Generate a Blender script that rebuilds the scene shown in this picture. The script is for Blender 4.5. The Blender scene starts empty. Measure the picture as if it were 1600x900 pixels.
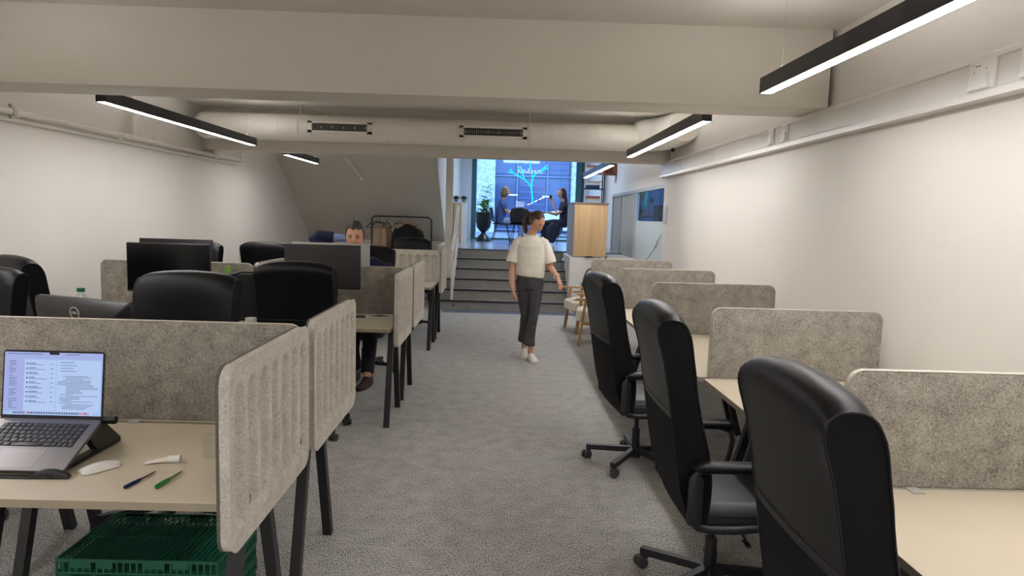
import bpy, bmesh, math, random
from mathutils import Vector, Matrix, Euler
PI = math.pi
R = math.radians
random.seed(7)
scene = bpy.context.scene
COL = scene.collection

# ---------------------------------------------------------------- camera
cam_d = bpy.data.cameras.new('camera')
cam_d.sensor_width = 36.0
cam_d.lens = 1080.0 / 1600.0 * 36.0
cam_d.clip_end = 200
cam = bpy.data.objects.new('camera', cam_d)
COL.objects.link(cam)
cam.matrix_world = Matrix(((0.99946, -0.02768, -0.01765, 0.0),
                           (-0.01474, 0.10223, -0.99465, 0.0),
                           (0.02933, 0.99438, 0.10177, 1.6),
                           (0, 0, 0, 1)))
scene.camera = cam
# ---------------------------------------------------------------- world: overcast blue dusk sky
world = bpy.data.worlds.new('sky')
scene.world = world
world.use_nodes = True
wb = world.node_tree.nodes['Background']
wb.inputs[0].default_value = (0.30, 0.55, 1.0, 1)
wb.inputs[1].default_value = 4.3
LAMP = 38.0            # strength of the LED strips (down)
LAMP_UP = 22.0         # weaker strip on top of each lamp
LAMP_COL = (1.0, 0.982, 0.985)
# ---------------------------------------------------------------- view
vs = scene.view_settings
vs.view_transform = 'Standard'
vs.look = 'None'
vs.exposure = 0.38
vs.gamma = 1.0
vs.use_curve_mapping = False


# ================================================================ helpers
def lin(c):
    c = c / 255.0
    return c / 12.92 if c <= 0.04045 else ((c + 0.055) / 1.055) ** 2.4


def rgb(r, g, b):
    return (lin(r), lin(g), lin(b), 1)


def mat(name, col, rough=0.5, metal=0.0, var=None, bump=None, spec=0.5, col2=None, emit=None, sheen=0.0, coat=0.0, alpha=None):
    """var=(scale, low, high): noise mixes col -> col2; bump=(scale, strength)"""
    m = bpy.data.materials.new(name)
    m.use_nodes = True
    nt = m.node_tree
    b = nt.nodes['Principled BSDF']
    b.inputs['Base Color'].default_value = col
    b.inputs['Roughness'].default_value = rough
    b.inputs['Metallic'].default_value = metal
    b.inputs['Specular IOR Level'].default_value = spec
    if sheen:
        b.inputs['Sheen Weight'].default_value = sheen
    if coat:
        b.inputs['Coat Weight'].default_value = coat
    if emit:
        b.inputs['Emission Color'].default_value = emit[0]
        b.inputs['Emission Strength'].default_value = emit[1]
    if var or bump:
        tc = nt.nodes.new('ShaderNodeTexCoord')
    if var:
        n = nt.nodes.new('ShaderNodeTexNoise')
        n.inputs['Scale'].default_value = var[0]
        n.inputs['Detail'].default_value = 3
        nt.links.new(tc.outputs['Object'], n.inputs['Vector'])
        cr = nt.nodes.new('ShaderNodeValToRGB')
        cr.color_ramp.elements[0].position = var[1]
        cr.color_ramp.elements[1].position = var[2]
        cr.color_ramp.elements[0].color = col
        cr.color_ramp.elements[1].color = col2
        nt.links.new(n.outputs['Fac'], cr.inputs['Fac'])
        nt.links.new(cr.outputs['Color'], b.inputs['Base Color'])
    if bump:
        n2 = nt.nodes.new('ShaderNodeTexNoise')
        n2.inputs['Scale'].default_value = bump[0]
        n2.inputs['Detail'].default_value = 2
        nt.links.new(tc.outputs['Object'], n2.inputs['Vector'])
        bp = nt.nodes.new('ShaderNodeBump')
        bp.inputs['Strength'].default_value = bump[1]
        bp.inputs['Distance'].default_value = 0.01
        nt.links.new(n2.outputs['Fac'], bp.inputs['Height'])
        nt.links.new(bp.outputs['Normal'], b.inputs['Normal'])
    return m


def mat_emit(name, col, strength):
    m = bpy.data.materials.new(name)
    m.use_nodes = True
    nt = m.node_tree
    nt.nodes.clear()
    e = nt.nodes.new('ShaderNodeEmission')
    e.inputs[0].default_value = (col[0], col[1], col[2], 1)
    e.inputs[1].default_value = strength
    o = nt.nodes.new('ShaderNodeOutputMaterial')
    nt.links.new(e.outputs[0], o.inputs[0])
    return m


def mat_glass(name, tint=(1, 1, 1), refl=0.12, rough=0.02):
    """thin pane: mostly see-through, a little mirror-like"""
    m = bpy.data.materials.new(name)
    m.use_nodes = True
    nt = m.node_tree
    nt.nodes.clear()
    t = nt.nodes.new('ShaderNodeBsdfTransparent')
    t.inputs[0].default_value = (*tint, 1)
    g = nt.nodes.new('ShaderNodeBsdfGlossy')
    g.inputs['Roughness'].default_value = rough
    mx = nt.nodes.new('ShaderNodeMixShader')
    mx.inputs[0].default_value = refl
    o = nt.nodes.new('ShaderNodeOutputMaterial')
    nt.links.new(t.outputs[0], mx.inputs[1])
    nt.links.new(g.outputs[0], mx.inputs[2])
    nt.links.new(mx.outputs[0], o.inputs[0])
    return m


class MB:
    """collects shapes into ONE mesh"""

    def __init__(self, M=None):
        self.bm = bmesh.new()
        self.M = M or Matrix.Identity(4)
        self.mi = 0

    def v(self, p):
        return self.bm.verts.new(self.M @ Vector(p))

    def face(self, vs):
        try:
            f = self.bm.faces.new(vs)
            f.material_index = self.mi
            return f
        except ValueError:
            return None

    def box(self, c, s, rot=None, bev=0.0, taper=1.0):
        m = Matrix.Translation(c)
        if rot is not None:
            m = m @ (rot if isinstance(rot, Matrix) else Euler(rot).to_matrix().to_4x4())
        tmp = bmesh.new()
        bmesh.ops.create_cube(tmp, size=1.0)
        for v in tmp.verts:
            k = taper if v.co.z < 0 else 1.0
            v.co = Vector((v.co.x * s[0] * k, v.co.y * s[1] * k, v.co.z * s[2]))
        if bev > 0:
            bmesh.ops.bevel(tmp, geom=tmp.edges[:] , offset=bev, segments=2, affect='EDGES', profile=0.5)
        self._merge(tmp, m)
        return self

    def b2(self, lo, hi, bev=0.0):
        c = [(a + b) / 2 for a, b in zip(lo, hi)]
        s = [abs(b - a) for a, b in zip(lo, hi)]
        return self.box(c, s, None, bev)

    def _merge(self, tmp, m):
        mm = self.M @ m
        idx = {}
        for v in tmp.verts:
            idx[v] = self.bm.verts.new(mm @ v.co)
        for f in tmp.faces:
            self.face([idx[v] for v in f.verts])
        tmp.free()

    def ball(self, c, r, rot=None, seg=16, rings=10, fn=None):
        tmp = bmesh.new()
        bmesh.ops.create_uvsphere(tmp, u_segments=seg, v_segments=rings, radius=1.0)
        rr = (r, r, r) if isinstance(r, (int, float)) else r
        for v in tmp.verts:
            p = Vector((v.co.x * rr[0], v.co.y * rr[1], v.co.z * rr[2]))
            if fn:
                p = fn(p, v.co.copy())
            v.co = p
        m = Matrix.Translation(c)
        if rot is not None:
            m = m @ (rot if isinstance(rot, Matrix) else Euler(rot).to_matrix().to_4x4())
        self._merge(tmp, m)
        return self

    def bar(self, p0, p1, w, h=None, up=(0, 0, 1)):
        """rectangular bar between two points"""
        h = w if h is None else h
        p0, p1 = Vector(p0), Vector(p1)
        d = (p1 - p0).normalized()
        u = Vector(up)
        s = d.cross(u)
        if s.length < 1e-4:
            u = Vector((0, 1, 0))
            s = d.cross(u)
        s.normalize()
        u = s.cross(d)
        a, b = s * w / 2, u * h / 2
        r0 = [self.v(p0 + x * a + y * b) for x, y in ((-1, -1), (1, -1), (1, 1), (-1, 1))]
        r1 = [self.v(p1 + x * a + y * b) for x, y in ((-1, -1), (1, -1), (1, 1), (-1, 1))]
        for i in range(4):
            self.face([r0[i], r0[(i + 1) % 4], r1[(i + 1) % 4], r1[i]])
        self.face(r0[::-1])
        self.face(r1)
        return self

    def tube(self, pts, r, seg=10, closed=False, ref=None, caps=True):
        """swept tube; r scalar, list of scalars or list of (ra, rb)"""
        pts = [Vector(p) for p in pts]
        n = len(pts)
        rs = r if isinstance(r, (list, tuple)) else [r] * n
        rings = []
        prev = None
        for i, p in enumerate(pts):
            if closed:
                d = (pts[(i + 1) % n] - pts[i - 1]).normalized()
            elif i == 0:
                d = (pts[1] - p).normalized()
            elif i == n - 1:
                d = (p - pts[-2]).normalized()
            else:
                d = ((pts[i + 1] - p).normalized() + (p - pts[i - 1]).normalized()).normalized()
            if ref is not None:
                a = Vector(ref)
            elif prev is not None:
                a = prev
            else:
                a = Vector((1, 0, 0)) if abs(d.x) < 0.8 else Vector((0, 1, 0))
            a = (a - d * a.dot(d)).normalized()
            prev = a
            b = d.cross(a)
            ra, rb = rs[i] if isinstance(rs[i], (list, tuple)) else (rs[i], rs[i])
            rings.append([self.v(p + a * math.cos(t) * ra + b * math.sin(t) * rb)
                          for t in [2 * PI * k / seg for k in range(seg)]])
        m = n if closed else n - 1
        for i in range(m):
            A, B = rings[i], rings[(i + 1) % n]
            for k in range(seg):
                self.face([A[k], A[(k + 1) % seg], B[(k + 1) % seg], B[k]])
        if not closed and caps:
            self.face(rings[0][::-1])
            self.face(rings[-1])
        return self

    def cyl(self, p0, p1, r0, r1=None, seg=16):
        return self.tube([p0, p1], [r0, r0 if r1 is None else r1], seg)

    def lathe(self, prof, c=(0, 0, 0), seg=24, cap=True):
        c = Vector(c)
        rings = []
        for (rad, z) in prof:
            rings.append([self.v(c + Vector((rad * math.cos(t), rad * math.sin(t), z)))
                          for t in [2 * PI * k / seg for k in range(seg)]])
        for A, B in zip(rings, rings[1:]):
            for k in range(seg):
                self.face([A[k], A[(k + 1) % seg], B[(k + 1) % seg], B[k]])
        if cap:
            self.face(rings[0][::-1])
            self.face(rings[-1])
        return self

    def loft(self, rings, caps=True, closed=True):
        rr = [[self.v(p) for p in ring] for ring in rings]
        n = len(rr[0])
        for A, B in zip(rr, rr[1:]):
            for k in range(n if closed else n - 1):
                self.face([A[k], A[(k + 1) % n], B[(k + 1) % n], B[k]])
        if caps and closed:
            self.face(rr[0][::-1])
            self.face(rr[-1])
        return self

    def prism(self, poly, axis, h0, h1):
        """poly: list of 2d points in the plane normal to axis ('x': (y,z), 'y': (x,z), 'z': (x,y))"""
        def P(a, b, h):
            return {'x': (h, a, b), 'y': (a, h, b), 'z': (a, b, h)}[axis]
        return self.loft([[P(a, b, h0) for a, b in poly], [P(a, b, h1) for a, b in poly]])

    def build(self, name, m=None, parent=None, smooth=35, kind=None, label=None):
        bm = self.bm
        bmesh.ops.recalc_face_normals(bm, faces=bm.faces[:])
        me = bpy.data.meshes.new(name)
        if smooth:
            lim = R(smooth)
            for f in bm.faces:
                f.smooth = True
            for e in bm.edges:
                if len(e.link_faces) == 2:
                    if e.calc_face_angle(0.0) > lim:
                        e.smooth = False
                else:
                    e.smooth = False
        bm.to_mesh(me)
        bm.free()
        ms = m if isinstance(m, (list, tuple)) else [m]
        for x in ms:
            if x:
                me.materials.append(x)
        o = bpy.data.objects.new(name, me)
        COL.objects.link(o)
        if parent:
            o.parent = parent
        if kind:
            o['kind'] = kind
        if label:
            o['label'] = label
        return o


def tag(o, label, cat, group=None, kind=None):
    o['label'] = label
    o['category'] = cat
    if group:
        o['group'] = group
    if kind:
        o['kind'] = kind
    return o


def thing(name, label, cat, loc=(0, 0, 0), rz=0.0, group=None):
    o = bpy.data.objects.new(name, None)
    o.empty_display_size = 0.05
    COL.objects.link(o)
    o.location = loc
    o.rotation_euler = (0, 0, rz)
    return tag(o, label, cat, group)


def struct(name, mb, m, parent=None, smooth=35):
    return mb.build(name, m, parent, smooth=smooth, kind=None if parent else 'structure')


def dup(root, loc, rz=0.0, label=None, group=None, skip=()):
    def cp(o, par):
        c = o.copy()
        COL.objects.link(c)
        c.parent = par
        for ch in list(o.children):
            if ch.name.split('.')[0] in skip:
                continue
            cp(ch, c)
        return c
    r = cp(root, None)
    r.location = loc
    r.rotation_euler = (0, 0, rz)
    if label:
        r['label'] = label
    if group:
        r['group'] = group
    return r


def rrect(w, h, r, n=6, cx=0, cy=0, corners=(1, 1, 1, 1)):
    """rounded rectangle outline, ccw from bottom-left; corners = bl, br, tr, tl"""
    out = []
    cs = [(-w / 2, -h / 2, PI, corners[0]), (w / 2, -h / 2, 1.5 * PI, corners[1]),
          (w / 2, h / 2, 0, corners[2]), (-w / 2, h / 2, 0.5 * PI, corners[3])]
    for x, y, a0, on in cs:
        rr = r * on
        if rr <= 1e-5:
            out.append((cx + x, cy + y))
            continue
        ox = cx + x - math.copysign(rr, x)
        oy = cy + y - math.copysign(rr, y)
        for k in range(n + 1):
            a = a0 + k * 0.5 * PI / n
            out.append((ox + rr * math.cos(a), oy + rr * math.sin(a)))
    return out


def text_mesh(name, s, size, m, parent, M, extrude=0.0008, align='CENTER'):
    cu = bpy.data.curves.new(name, 'FONT')
    cu.body = s
    cu.size = size
    cu.extrude = extrude
    cu.align_x = align
    cu.align_y = 'CENTER'
    t = bpy.data.objects.new(name + '_tmp', cu)
    COL.objects.link(t)
    dg = bpy.context.evaluated_depsgraph_get()
    me = bpy.data.meshes.new_from_object(t.evaluated_get(dg))
    bpy.data.objects.remove(t)
    me.transform(M)
    me.materials.clear()
    me.materials.append(m)
    o = bpy.data.objects.new(name, me)
    COL.objects.link(o)
    o.parent = parent
    return o


# ================================================================ materials
WALL = mat('wall_paint', rgb(228, 223, 216), 0.7, bump=(60, 0.05), var=(0.7, 0.35, 0.65), col2=rgb(223, 218, 211))
CEIL = mat('ceiling_paint', rgb(212, 206, 196), 0.8, bump=(40, 0.05))
BEAMP = mat('beam_paint', rgb(216, 210, 199), 0.75, bump=(50, 0.05))
SLOPE = mat('soffit_paint', rgb(212, 206, 194), 0.8, bump=(50, 0.05))
WHITE = mat('white_gloss_paint', rgb(225, 222, 216), 0.35)
TRUNK = mat('white_plastic_trunking', rgb(222, 219, 216), 0.3)
PIPE = mat('painted_pipe', rgb(230, 225, 215), 0.4)
PLASTICW = mat('white_plastic', rgb(232, 230, 226), 0.35)
DARKSLOT = mat('dark_slot', rgb(35, 34, 33), 0.7)
LAMPB = mat('black_aluminium', rgb(34, 34, 37), 0.35, spec=0.4)
LED = mat_emit('led_diffuser', LAMP_COL, LAMP)
LEDUP = mat_emit('led_upper_diffuser', LAMP_COL, LAMP_UP)
WIRE = mat('steel_wire', rgb(190, 190, 188), 0.3, 0.8)
DESKM = mat('beige_laminate', rgb(208, 195, 172), 0.42, var=(3, 0.4, 0.6), col2=rgb(205, 192, 169))
DESKE = mat('beige_edge_band', rgb(150, 140, 122), 0.5)
BMETAL = mat('black_powder_coat', rgb(30, 30, 34), 0.42, bump=(400, 0.1))
LEATHER = mat('black_leather', rgb(11, 11, 14), 0.34, bump=(520, 0.12), spec=0.28)
CLOTHB = mat('black_upholstery_cloth', rgb(11, 11, 14), 0.8, bump=(500, 0.3), spec=0.2)
SEATM = mat('dark_grey_leather', rgb(58, 57, 60), 0.42, bump=(520, 0.12))
SEAM = mat('grey_stitching', rgb(34, 34, 36), 0.6)
BPLAST = mat('black_plastic', rgb(20, 20, 22), 0.4)
GPLAST = mat('dark_grey_rubber', rgb(58, 57, 57), 0.6)
SCREENB = mat('black_screen', rgb(9, 9, 11), 0.22, spec=0.5)
SCREENG = mat('matt_dark_screen', rgb(48, 46, 46), 0.35, spec=0.5)
SILV = mat('silver_plastic', rgb(186, 184, 180), 0.38)
ALU = mat('space_grey_aluminium', rgb(120, 116, 118), 0.34, 0.75)
KEYM = mat('dark_keycap', rgb(52, 50, 54), 0.35)
GREENP = mat('green_crate_plastic', rgb(24, 96, 72), 0.4)
SKIN = mat('skin', rgb(212, 160, 132), 0.5, var=(30, 0.4, 0.6), col2=rgb(205, 150, 122))
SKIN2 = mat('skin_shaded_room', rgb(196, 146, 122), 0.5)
TSHIRT = mat('off_white_cotton', rgb(232, 226, 212), 0.85, bump=(14, 0.5))
DENIM = mat('charcoal_denim', rgb(62, 61, 64), 0.85, var=(14, 0.35, 0.7), col2=rgb(78, 77, 79), bump=(160, 0.3))
HAIRB = mat('brown_hair', rgb(76, 54, 40), 0.45, var=(60, 0.35, 0.65), col2=rgb(50, 35, 27), bump=(90, 0.6))
HAIRD = mat('short_brown_hair', rgb(74, 62, 52), 0.55, var=(70, 0.35, 0.65), col2=rgb(44, 36, 31), bump=(110, 0.9))
HAIRL = mat('blonde_hair', rgb(134, 116, 92), 0.5, var=(60, 0.35, 0.65), col2=rgb(92, 78, 60), bump=(90, 0.6))
SHOEW = mat('white_shoe', rgb(225, 220, 212), 0.55)
WOOD = mat('oak_wood', rgb(178, 138, 94), 0.45)
WOOD2 = mat('oak_veneer', rgb(196, 160, 116), 0.45)
CREAM = mat('cream_upholstery', rgb(226, 218, 202), 0.9, bump=(200, 0.3))
LEAFM = mat('green_leaf', rgb(92, 150, 84), 0.45, var=(12, 0.4, 0.6), col2=rgb(140, 190, 118))
LEAFD = mat('dark_green_grass', rgb(28, 58, 34), 0.6)
STEPM = mat('grey_stair_paint', rgb(150, 147, 143), 0.55, var=(6, 0.4, 0.6), col2=rgb(144, 141, 137))
NOSE = mat('black_stair_nosing', rgb(18, 18, 20), 0.5)
LANDM = mat('pale_landing_floor', rgb(150, 152, 158), 0.18)
NAVY = mat('navy_wool', rgb(22, 28, 62), 0.85, bump=(220, 0.3))
BLUESH = mat('light_blue_shirt', rgb(140, 160, 220), 0.8)
BLACKC = mat('black_cloth', rgb(18, 18, 20), 0.85, bump=(150, 0.3))


def wood_grain(m, c1, c2):
    nt = m.node_tree
    b = nt.nodes['Principled BSDF']
    tc = nt.nodes.new('ShaderNodeTexCoord')
    mp = nt.nodes.new('ShaderNodeMapping')
    mp.inputs['Scale'].default_value = (22, 22, 1.2)
    n = nt.nodes.new('ShaderNodeTexNoise')
    n.inputs['Scale'].default_value = 1.0
    n.inputs['Detail'].default_value = 4
    cr = nt.nodes.new('ShaderNodeValToRGB')
    cr.color_ramp.elements[0].position = 0.35
    cr.color_ramp.elements[0].color = c1
    cr.color_ramp.elements[1].position = 0.65
    cr.color_ramp.elements[1].color = c2
    nt.links.new(tc.outputs['Object'], mp.inputs['Vector'])
    nt.links.new(mp.outputs['Vector'], n.inputs['Vector'])
    nt.links.new(n.outputs['Fac'], cr.inputs['Fac'])
    nt.links.new(cr.outputs['Color'], b.inputs['Base Color'])


wood_grain(WOOD2, rgb(190, 152, 106), rgb(204, 170, 126))
wood_grain(WOOD, rgb(168, 128, 84), rgb(186, 148, 102))


def carpet_mat():
    m = bpy.data.materials.new('grey_carpet')
    m.use_nodes = True
    nt = m.node_tree
    b = nt.nodes['Principled BSDF']
    b.inputs['Roughness'].default_value = 0.95
    b.inputs['Specular IOR Level'].default_value = 0.15
    tc = nt.nodes.new('ShaderNodeTexCoord')
    fine = nt.nodes.new('ShaderNodeTexNoise')
    fine.inputs['Scale'].default_value = 120
    fine.inputs['Detail'].default_value = 6
    fine.inputs['Roughness'].default_value = 0.7
    mp = nt.nodes.new('ShaderNodeMapping')
    mp.inputs['Scale'].default_value = (1.6, 0.7, 1)
    nt.links.new(tc.outputs['Object'], mp.inputs['Vector'])
    nt.links.new(mp.outputs['Vector'], fine.inputs['Vector'])
    big = nt.nodes.new('ShaderNodeTexNoise')
    big.inputs['Scale'].default_value = 9
    big.inputs['Detail'].default_value = 3
    nt.links.new(tc.outputs['Object'], big.inputs['Vector'])
    mx = nt.nodes.new('ShaderNodeMath')
    mx.operation = 'MULTIPLY_ADD'
    nt.links.new(big.outputs['Fac'], mx.inputs[0])
    mx.inputs[1].default_value = 0.09
    nt.links.new(fine.outputs['Fac'], mx.inputs[2])
    cr = nt.nodes.new('ShaderNodeValToRGB')
    cr.color_ramp.elements[0].position = 0.44
    cr.color_ramp.elements[0].color = rgb(84, 82, 80)
    cr.color_ramp.elements[1].position = 0.64
    cr.color_ramp.elements[1].color = rgb(216, 213, 208)
    nt.links.new(mx.outputs[0], cr.inputs['Fac'])
    nt.links.new(cr.outputs['Color'], b.inputs['Base Color'])
    bp = nt.nodes.new('ShaderNodeBump')
    bp.inputs['Strength'].default_value = 0.4
    bp.inputs['Distance'].default_value = 0.004
    nt.links.new(fine.outputs['Fac'], bp.inputs['Height'])
    nt.links.new(bp.outputs['Normal'], b.inputs['Normal'])
    return m


CARPET = carpet_mat()


def felt_mat(name, dark, light):
    m = bpy.data.materials.new(name)
    m.use_nodes = True
    nt = m.node_tree
    b = nt.nodes['Principled BSDF']
    b.inputs['Roughness'].default_value = 0.95
    b.inputs['Specular IOR Level'].default_value = 0.1
    tc = nt.nodes.new('ShaderNodeTexCoord')
    a = nt.nodes.new('ShaderNodeTexNoise')
    a.inputs['Scale'].default_value = 150
    a.inputs['Detail'].default_value = 5
    a.inputs['Roughness'].default_value = 0.7
    a.inputs['Distortion'].default_value = 1.2
    c = nt.nodes.new('ShaderNodeTexNoise')
    c.inputs['Scale'].default_value = 16
    c.inputs['Detail'].default_value = 2
    nt.links.new(tc.outputs['Object'], a.inputs['Vector'])
    nt.links.new(tc.outputs['Object'], c.inputs['Vector'])
    mx = nt.nodes.new('ShaderNodeMath')
    mx.operation = 'MULTIPLY_ADD'
    nt.links.new(c.outputs['Fac'], mx.inputs[0])
    mx.inputs[1].default_value = 0.25
    nt.links.new(a.outputs['Fac'], mx.inputs[2])
    cr = nt.nodes.new('ShaderNodeValToRGB')
    cr.color_ramp.elements[0].position = 0.45
    cr.color_ramp.elements[0].color = dark
    cr.color_ramp.elements[1].position = 0.80
    cr.color_ramp.elements[1].color = light
    nt.links.new(mx.outputs[0], cr.inputs['Fac'])
    nt.links.new(cr.outputs['Color'], b.inputs['Base Color'])
    return m


FELT = felt_mat('grey_beige_felt', rgb(102, 97, 90), rgb(192, 186, 176))
FELT2 = felt_mat('pale_ribbed_felt', rgb(160, 154, 144), rgb(222, 216, 204))
FELTE = mat('felt_edge_trim', rgb(196, 188, 176), 0.8)
FELTG = mat('dark_grey_felt_edge', rgb(92, 92, 88), 0.9)

# ================================================================ THE ROOM
XR, XL = 2.14, -3.83          # side walls of the office
ZC = 2.86                     # ceiling
YB = -3.6                     # wall behind the camera
YW = 11.7                     # first stair riser
ZL = 0.99                     # landing height

struct('floor', MB().b2((XL - .1, YB - .1, -0.1), (2.6, 14.1, 0.0)), CARPET)
# slate tile strip in front of the stairs
tl = MB()
for i in range(14):
    x0 = -0.95 + i * 0.165
    for j in range(2):
        tl.b2((x0, 11.38 + j * 0.155, 0.0005), (x0 + 0.155, 11.38 + j * 0.155 + 0.145, 0.006))
struct('trim_1', tl, mat('slate_tile', rgb(84, 96, 124), 0.3, var=(8, .4, .6), col2=rgb(108, 118, 146)))
struct('wall_left', MB().b2((XL - 0.15, YB, 0), (XL, 19.0, 3.6)), WALL)
struct('wall_right', MB().b2((XR, YB, 0), (XR + 0.5, 9.2, 3.6)), WALL)
struct('wall_back', MB().b2((XL - .15, YB - .15, 0), (XR + .5, YB, 3.0)), WALL)
struct('ceiling', MB().b2((XL - .1, YB - .1, ZC), (2.6, 11.5, ZC + 0.12)), CEIL)
struct('ceiling_beam', MB().b2((XL, 4.57, 2.365), (XR - 0.035, 4.98, ZC + .02), bev=0.004), BEAMP)
bm2 = MB().b2((XL, 8.95, 2.345), (XR, 9.2, ZC + .02), bev=0.004)
struct('ceiling_beam', bm2, BEAMP)
# underside of the stairs to the floor above: slopes down away from the office, with the low wall under it
sl = MB()
sl.prism([(11.35, 2.86), (13.95, 1.08), (13.95, 0.0), (19.0, 0.0), (19.0, 3.6), (11.35, 3.6)], 'x', XL, -1.12)
struct('wall_sloping', sl, SLOPE)
struct('wall_low', MB().b2((-3.82, 13.90, 0), (-1.12, 13.949, 1.07)), WALL)
struct('wall_stub', MB().b2((-1.119, 12.3, 0), (-0.95, 13.9, 1.07)), WALL)
struct('trim_2', MB().b2((-0.985, 12.16, 0.50), (-0.865, 12.30, 3.55), bev=.003), BEAMP)   # post at the stair head
# glazed wall past the office corner
XG = 2.30
YG0, YG1 = 9.2, 14.4
gw = MB()
gw.b2((XG, 9.2, 2.13), (XG + .12, 19.0, 3.6))
gw.b2((XG, YG1, 0), (XG + .12, 19.0, 2.13))
gw.b2((XG, 9.2, 0), (XG + .12, 9.6, 2.13))
gw.b2((XG, 9.6, 0), (XG + .12, YG1, 0.72))
struct('wall_glazed', gw, WALL)
w1 = MB()
for y in (9.6, 11.9, 12.0, 13.4, 14.36):
    w1.b2((XG - .02, y, 0.72), (XG + .05, y + 0.055, 2.10))
w1.b2((XG - .02, 9.6, 2.075), (XG + .05, YG1 + .02, 2.13))
w1.b2((XG - .02, 9.6, 0.70), (XG + .05, YG1 + .02, 0.76))
win1 = struct('window_1', w1, mat('grey_aluminium_frame', rgb(186, 182, 174), 0.4, 0.3))
MB().b2((XG + .01, 9.66, 1.60), (XG + .018, 11.9, 2.075)).build('pane', mat_glass('office_glass', (.75, .8, .80), 0.16, 0.03), win1)
MB().b2((XG + .01, 9.66, 0.76), (XG + .018, 11.9, 1.60)).build('frosted_pane', mat('frosted_glass', rgb(186, 198, 202), 0.45), win1)
MB().b2((XG + .01, 12.05, 0.76), (XG + .018, 13.4, 2.075)).build('pane', mat('pale_blind', rgb(168, 164, 150), .6), win1)
MB().b2((XG + .01, 13.45, 0.76), (XG + .018, 14.36, 2.075)).build('pane', mat('beige_blind', rgb(150, 146, 132), 0.6), win1)
fr = MB()   # thin twig drawing on the frosting
for a, b in (((9.95, 1.42), (10.5, 1.14)), ((10.5, 1.14), (11.3, 0.85)), ((10.1, 1.28), (10.45, 1.16)), ((10.3, 1.2), (10.2, 1.33))):
    fr.bar((XG + .006, a[0], a[1]), (XG + .006, b[0], b[1]), 0.004)
fr.build('twig_motif', mat('twig_grey', rgb(120, 128, 128), 0.6), win1)
struct('wall_room_beyond', MB().b2((4.3, 9.0, 0), (4.4, 19, 3.0)), mat('inner_room_wall', rgb(170, 156, 134), .8))
struct('floor_beyond', MB().b2((2.61, 9.0, -.05), (4.3, 19, 0.0)), CARPET)
struct('ceiling_beyond', MB().b2((2.42, 9.0, 2.6), (4.4, 19, 2.7)), CEIL)
# low block with the cabinet on it, right of the stairs
struct('wall_block', MB().b2((1.175, 11.76, 0), (2.295, 13.0, 0.955)), WALL)
# landing + upper room
st = MB()
for k in range(1, 7):
    y0 = YW + 0.26 * (k - 1)
    xl = -1.115 if k <= 3 else -0.945
    y1 = YW + 0.26 * k if k < 6 else 13.3
    st.b2((xl, y0, 0), (1.17, y1, 0.165 * k - 0.022))
    st.b2((xl, y0 + .07, 0.165 * k - 0.022), (1.17, y1, 0.165 * k - .001))
stairs = struct('staircase', st, STEPM)
for k in range(1, 7):
    y0 = YW + 0.26 * (k - 1)
    xl = -1.115 if k <= 3 else -0.945
    MB().b2((xl, y0 - 0.018, 0.165 * k - 0.022), (1.172, y0 + (0.07 if k < 6 else 0.05), 0.165 * k)).build('nosing', NOSE if k < 6 else mat('pale_nosing', rgb(88, 90, 96), 0.3), stairs)
bolts = MB()
for (y, z) in ((YW - .003, .08), (YW + 1.3 - .003, .90)):
    bolts.cyl((-.78, y, z), (-.78, y - .012, z), .014)
bolts.build('screw_cap', NOSE, stairs)
struct('floor_landing', MB().b2((-1.12, 13.05, 0.85), (2.30, 19.0, ZL)), LANDM)
struct('ceiling_upper', MB().b2((-1.13, 11.5, 3.45), (2.6, 19.0, 3.6)), CEIL)
struct('wall_header', MB().b2((-1.12, 11.5, ZC + .1), (2.3, 11.6, 3.45)), CEIL)
# street front: piers, window
PLY = 18.5
pier = MB()
pier.b2((-1.12, PLY, ZL), (-0.82, PLY + .3, 3.45))
pier.b2((2.16, PLY, ZL), (2.30, PLY + .3, 3.45))
struct('wall_street', pier, mat('pale_plaster', rgb(206, 208, 214), .7))
w2 = MB()
w2.b2((-0.82, PLY, ZL), (-0.70, PLY + .12, 3.45))
w2.b2((1.95, PLY, ZL), (2.16, PLY + .12, 3.45))
w2.b2((-0.70, PLY, ZL), (1.95, PLY + .12, ZL + .05))
win2 = struct('window_2', w2, mat('teal_window_frame', rgb(58, 96, 100), 0.4))
MB().b2((-0.70, PLY + .05, ZL + .05), (1.95, PLY + .058, 3.45)).build('pane', mat_glass('shop_glass', (.92, .96, 1.0), 0.05, 0.01), win2)
struct('wall_room_end', MB().b2((2.42, 19.0, 0), (4.4, 19.1, 2.7)), WALL)

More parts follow.
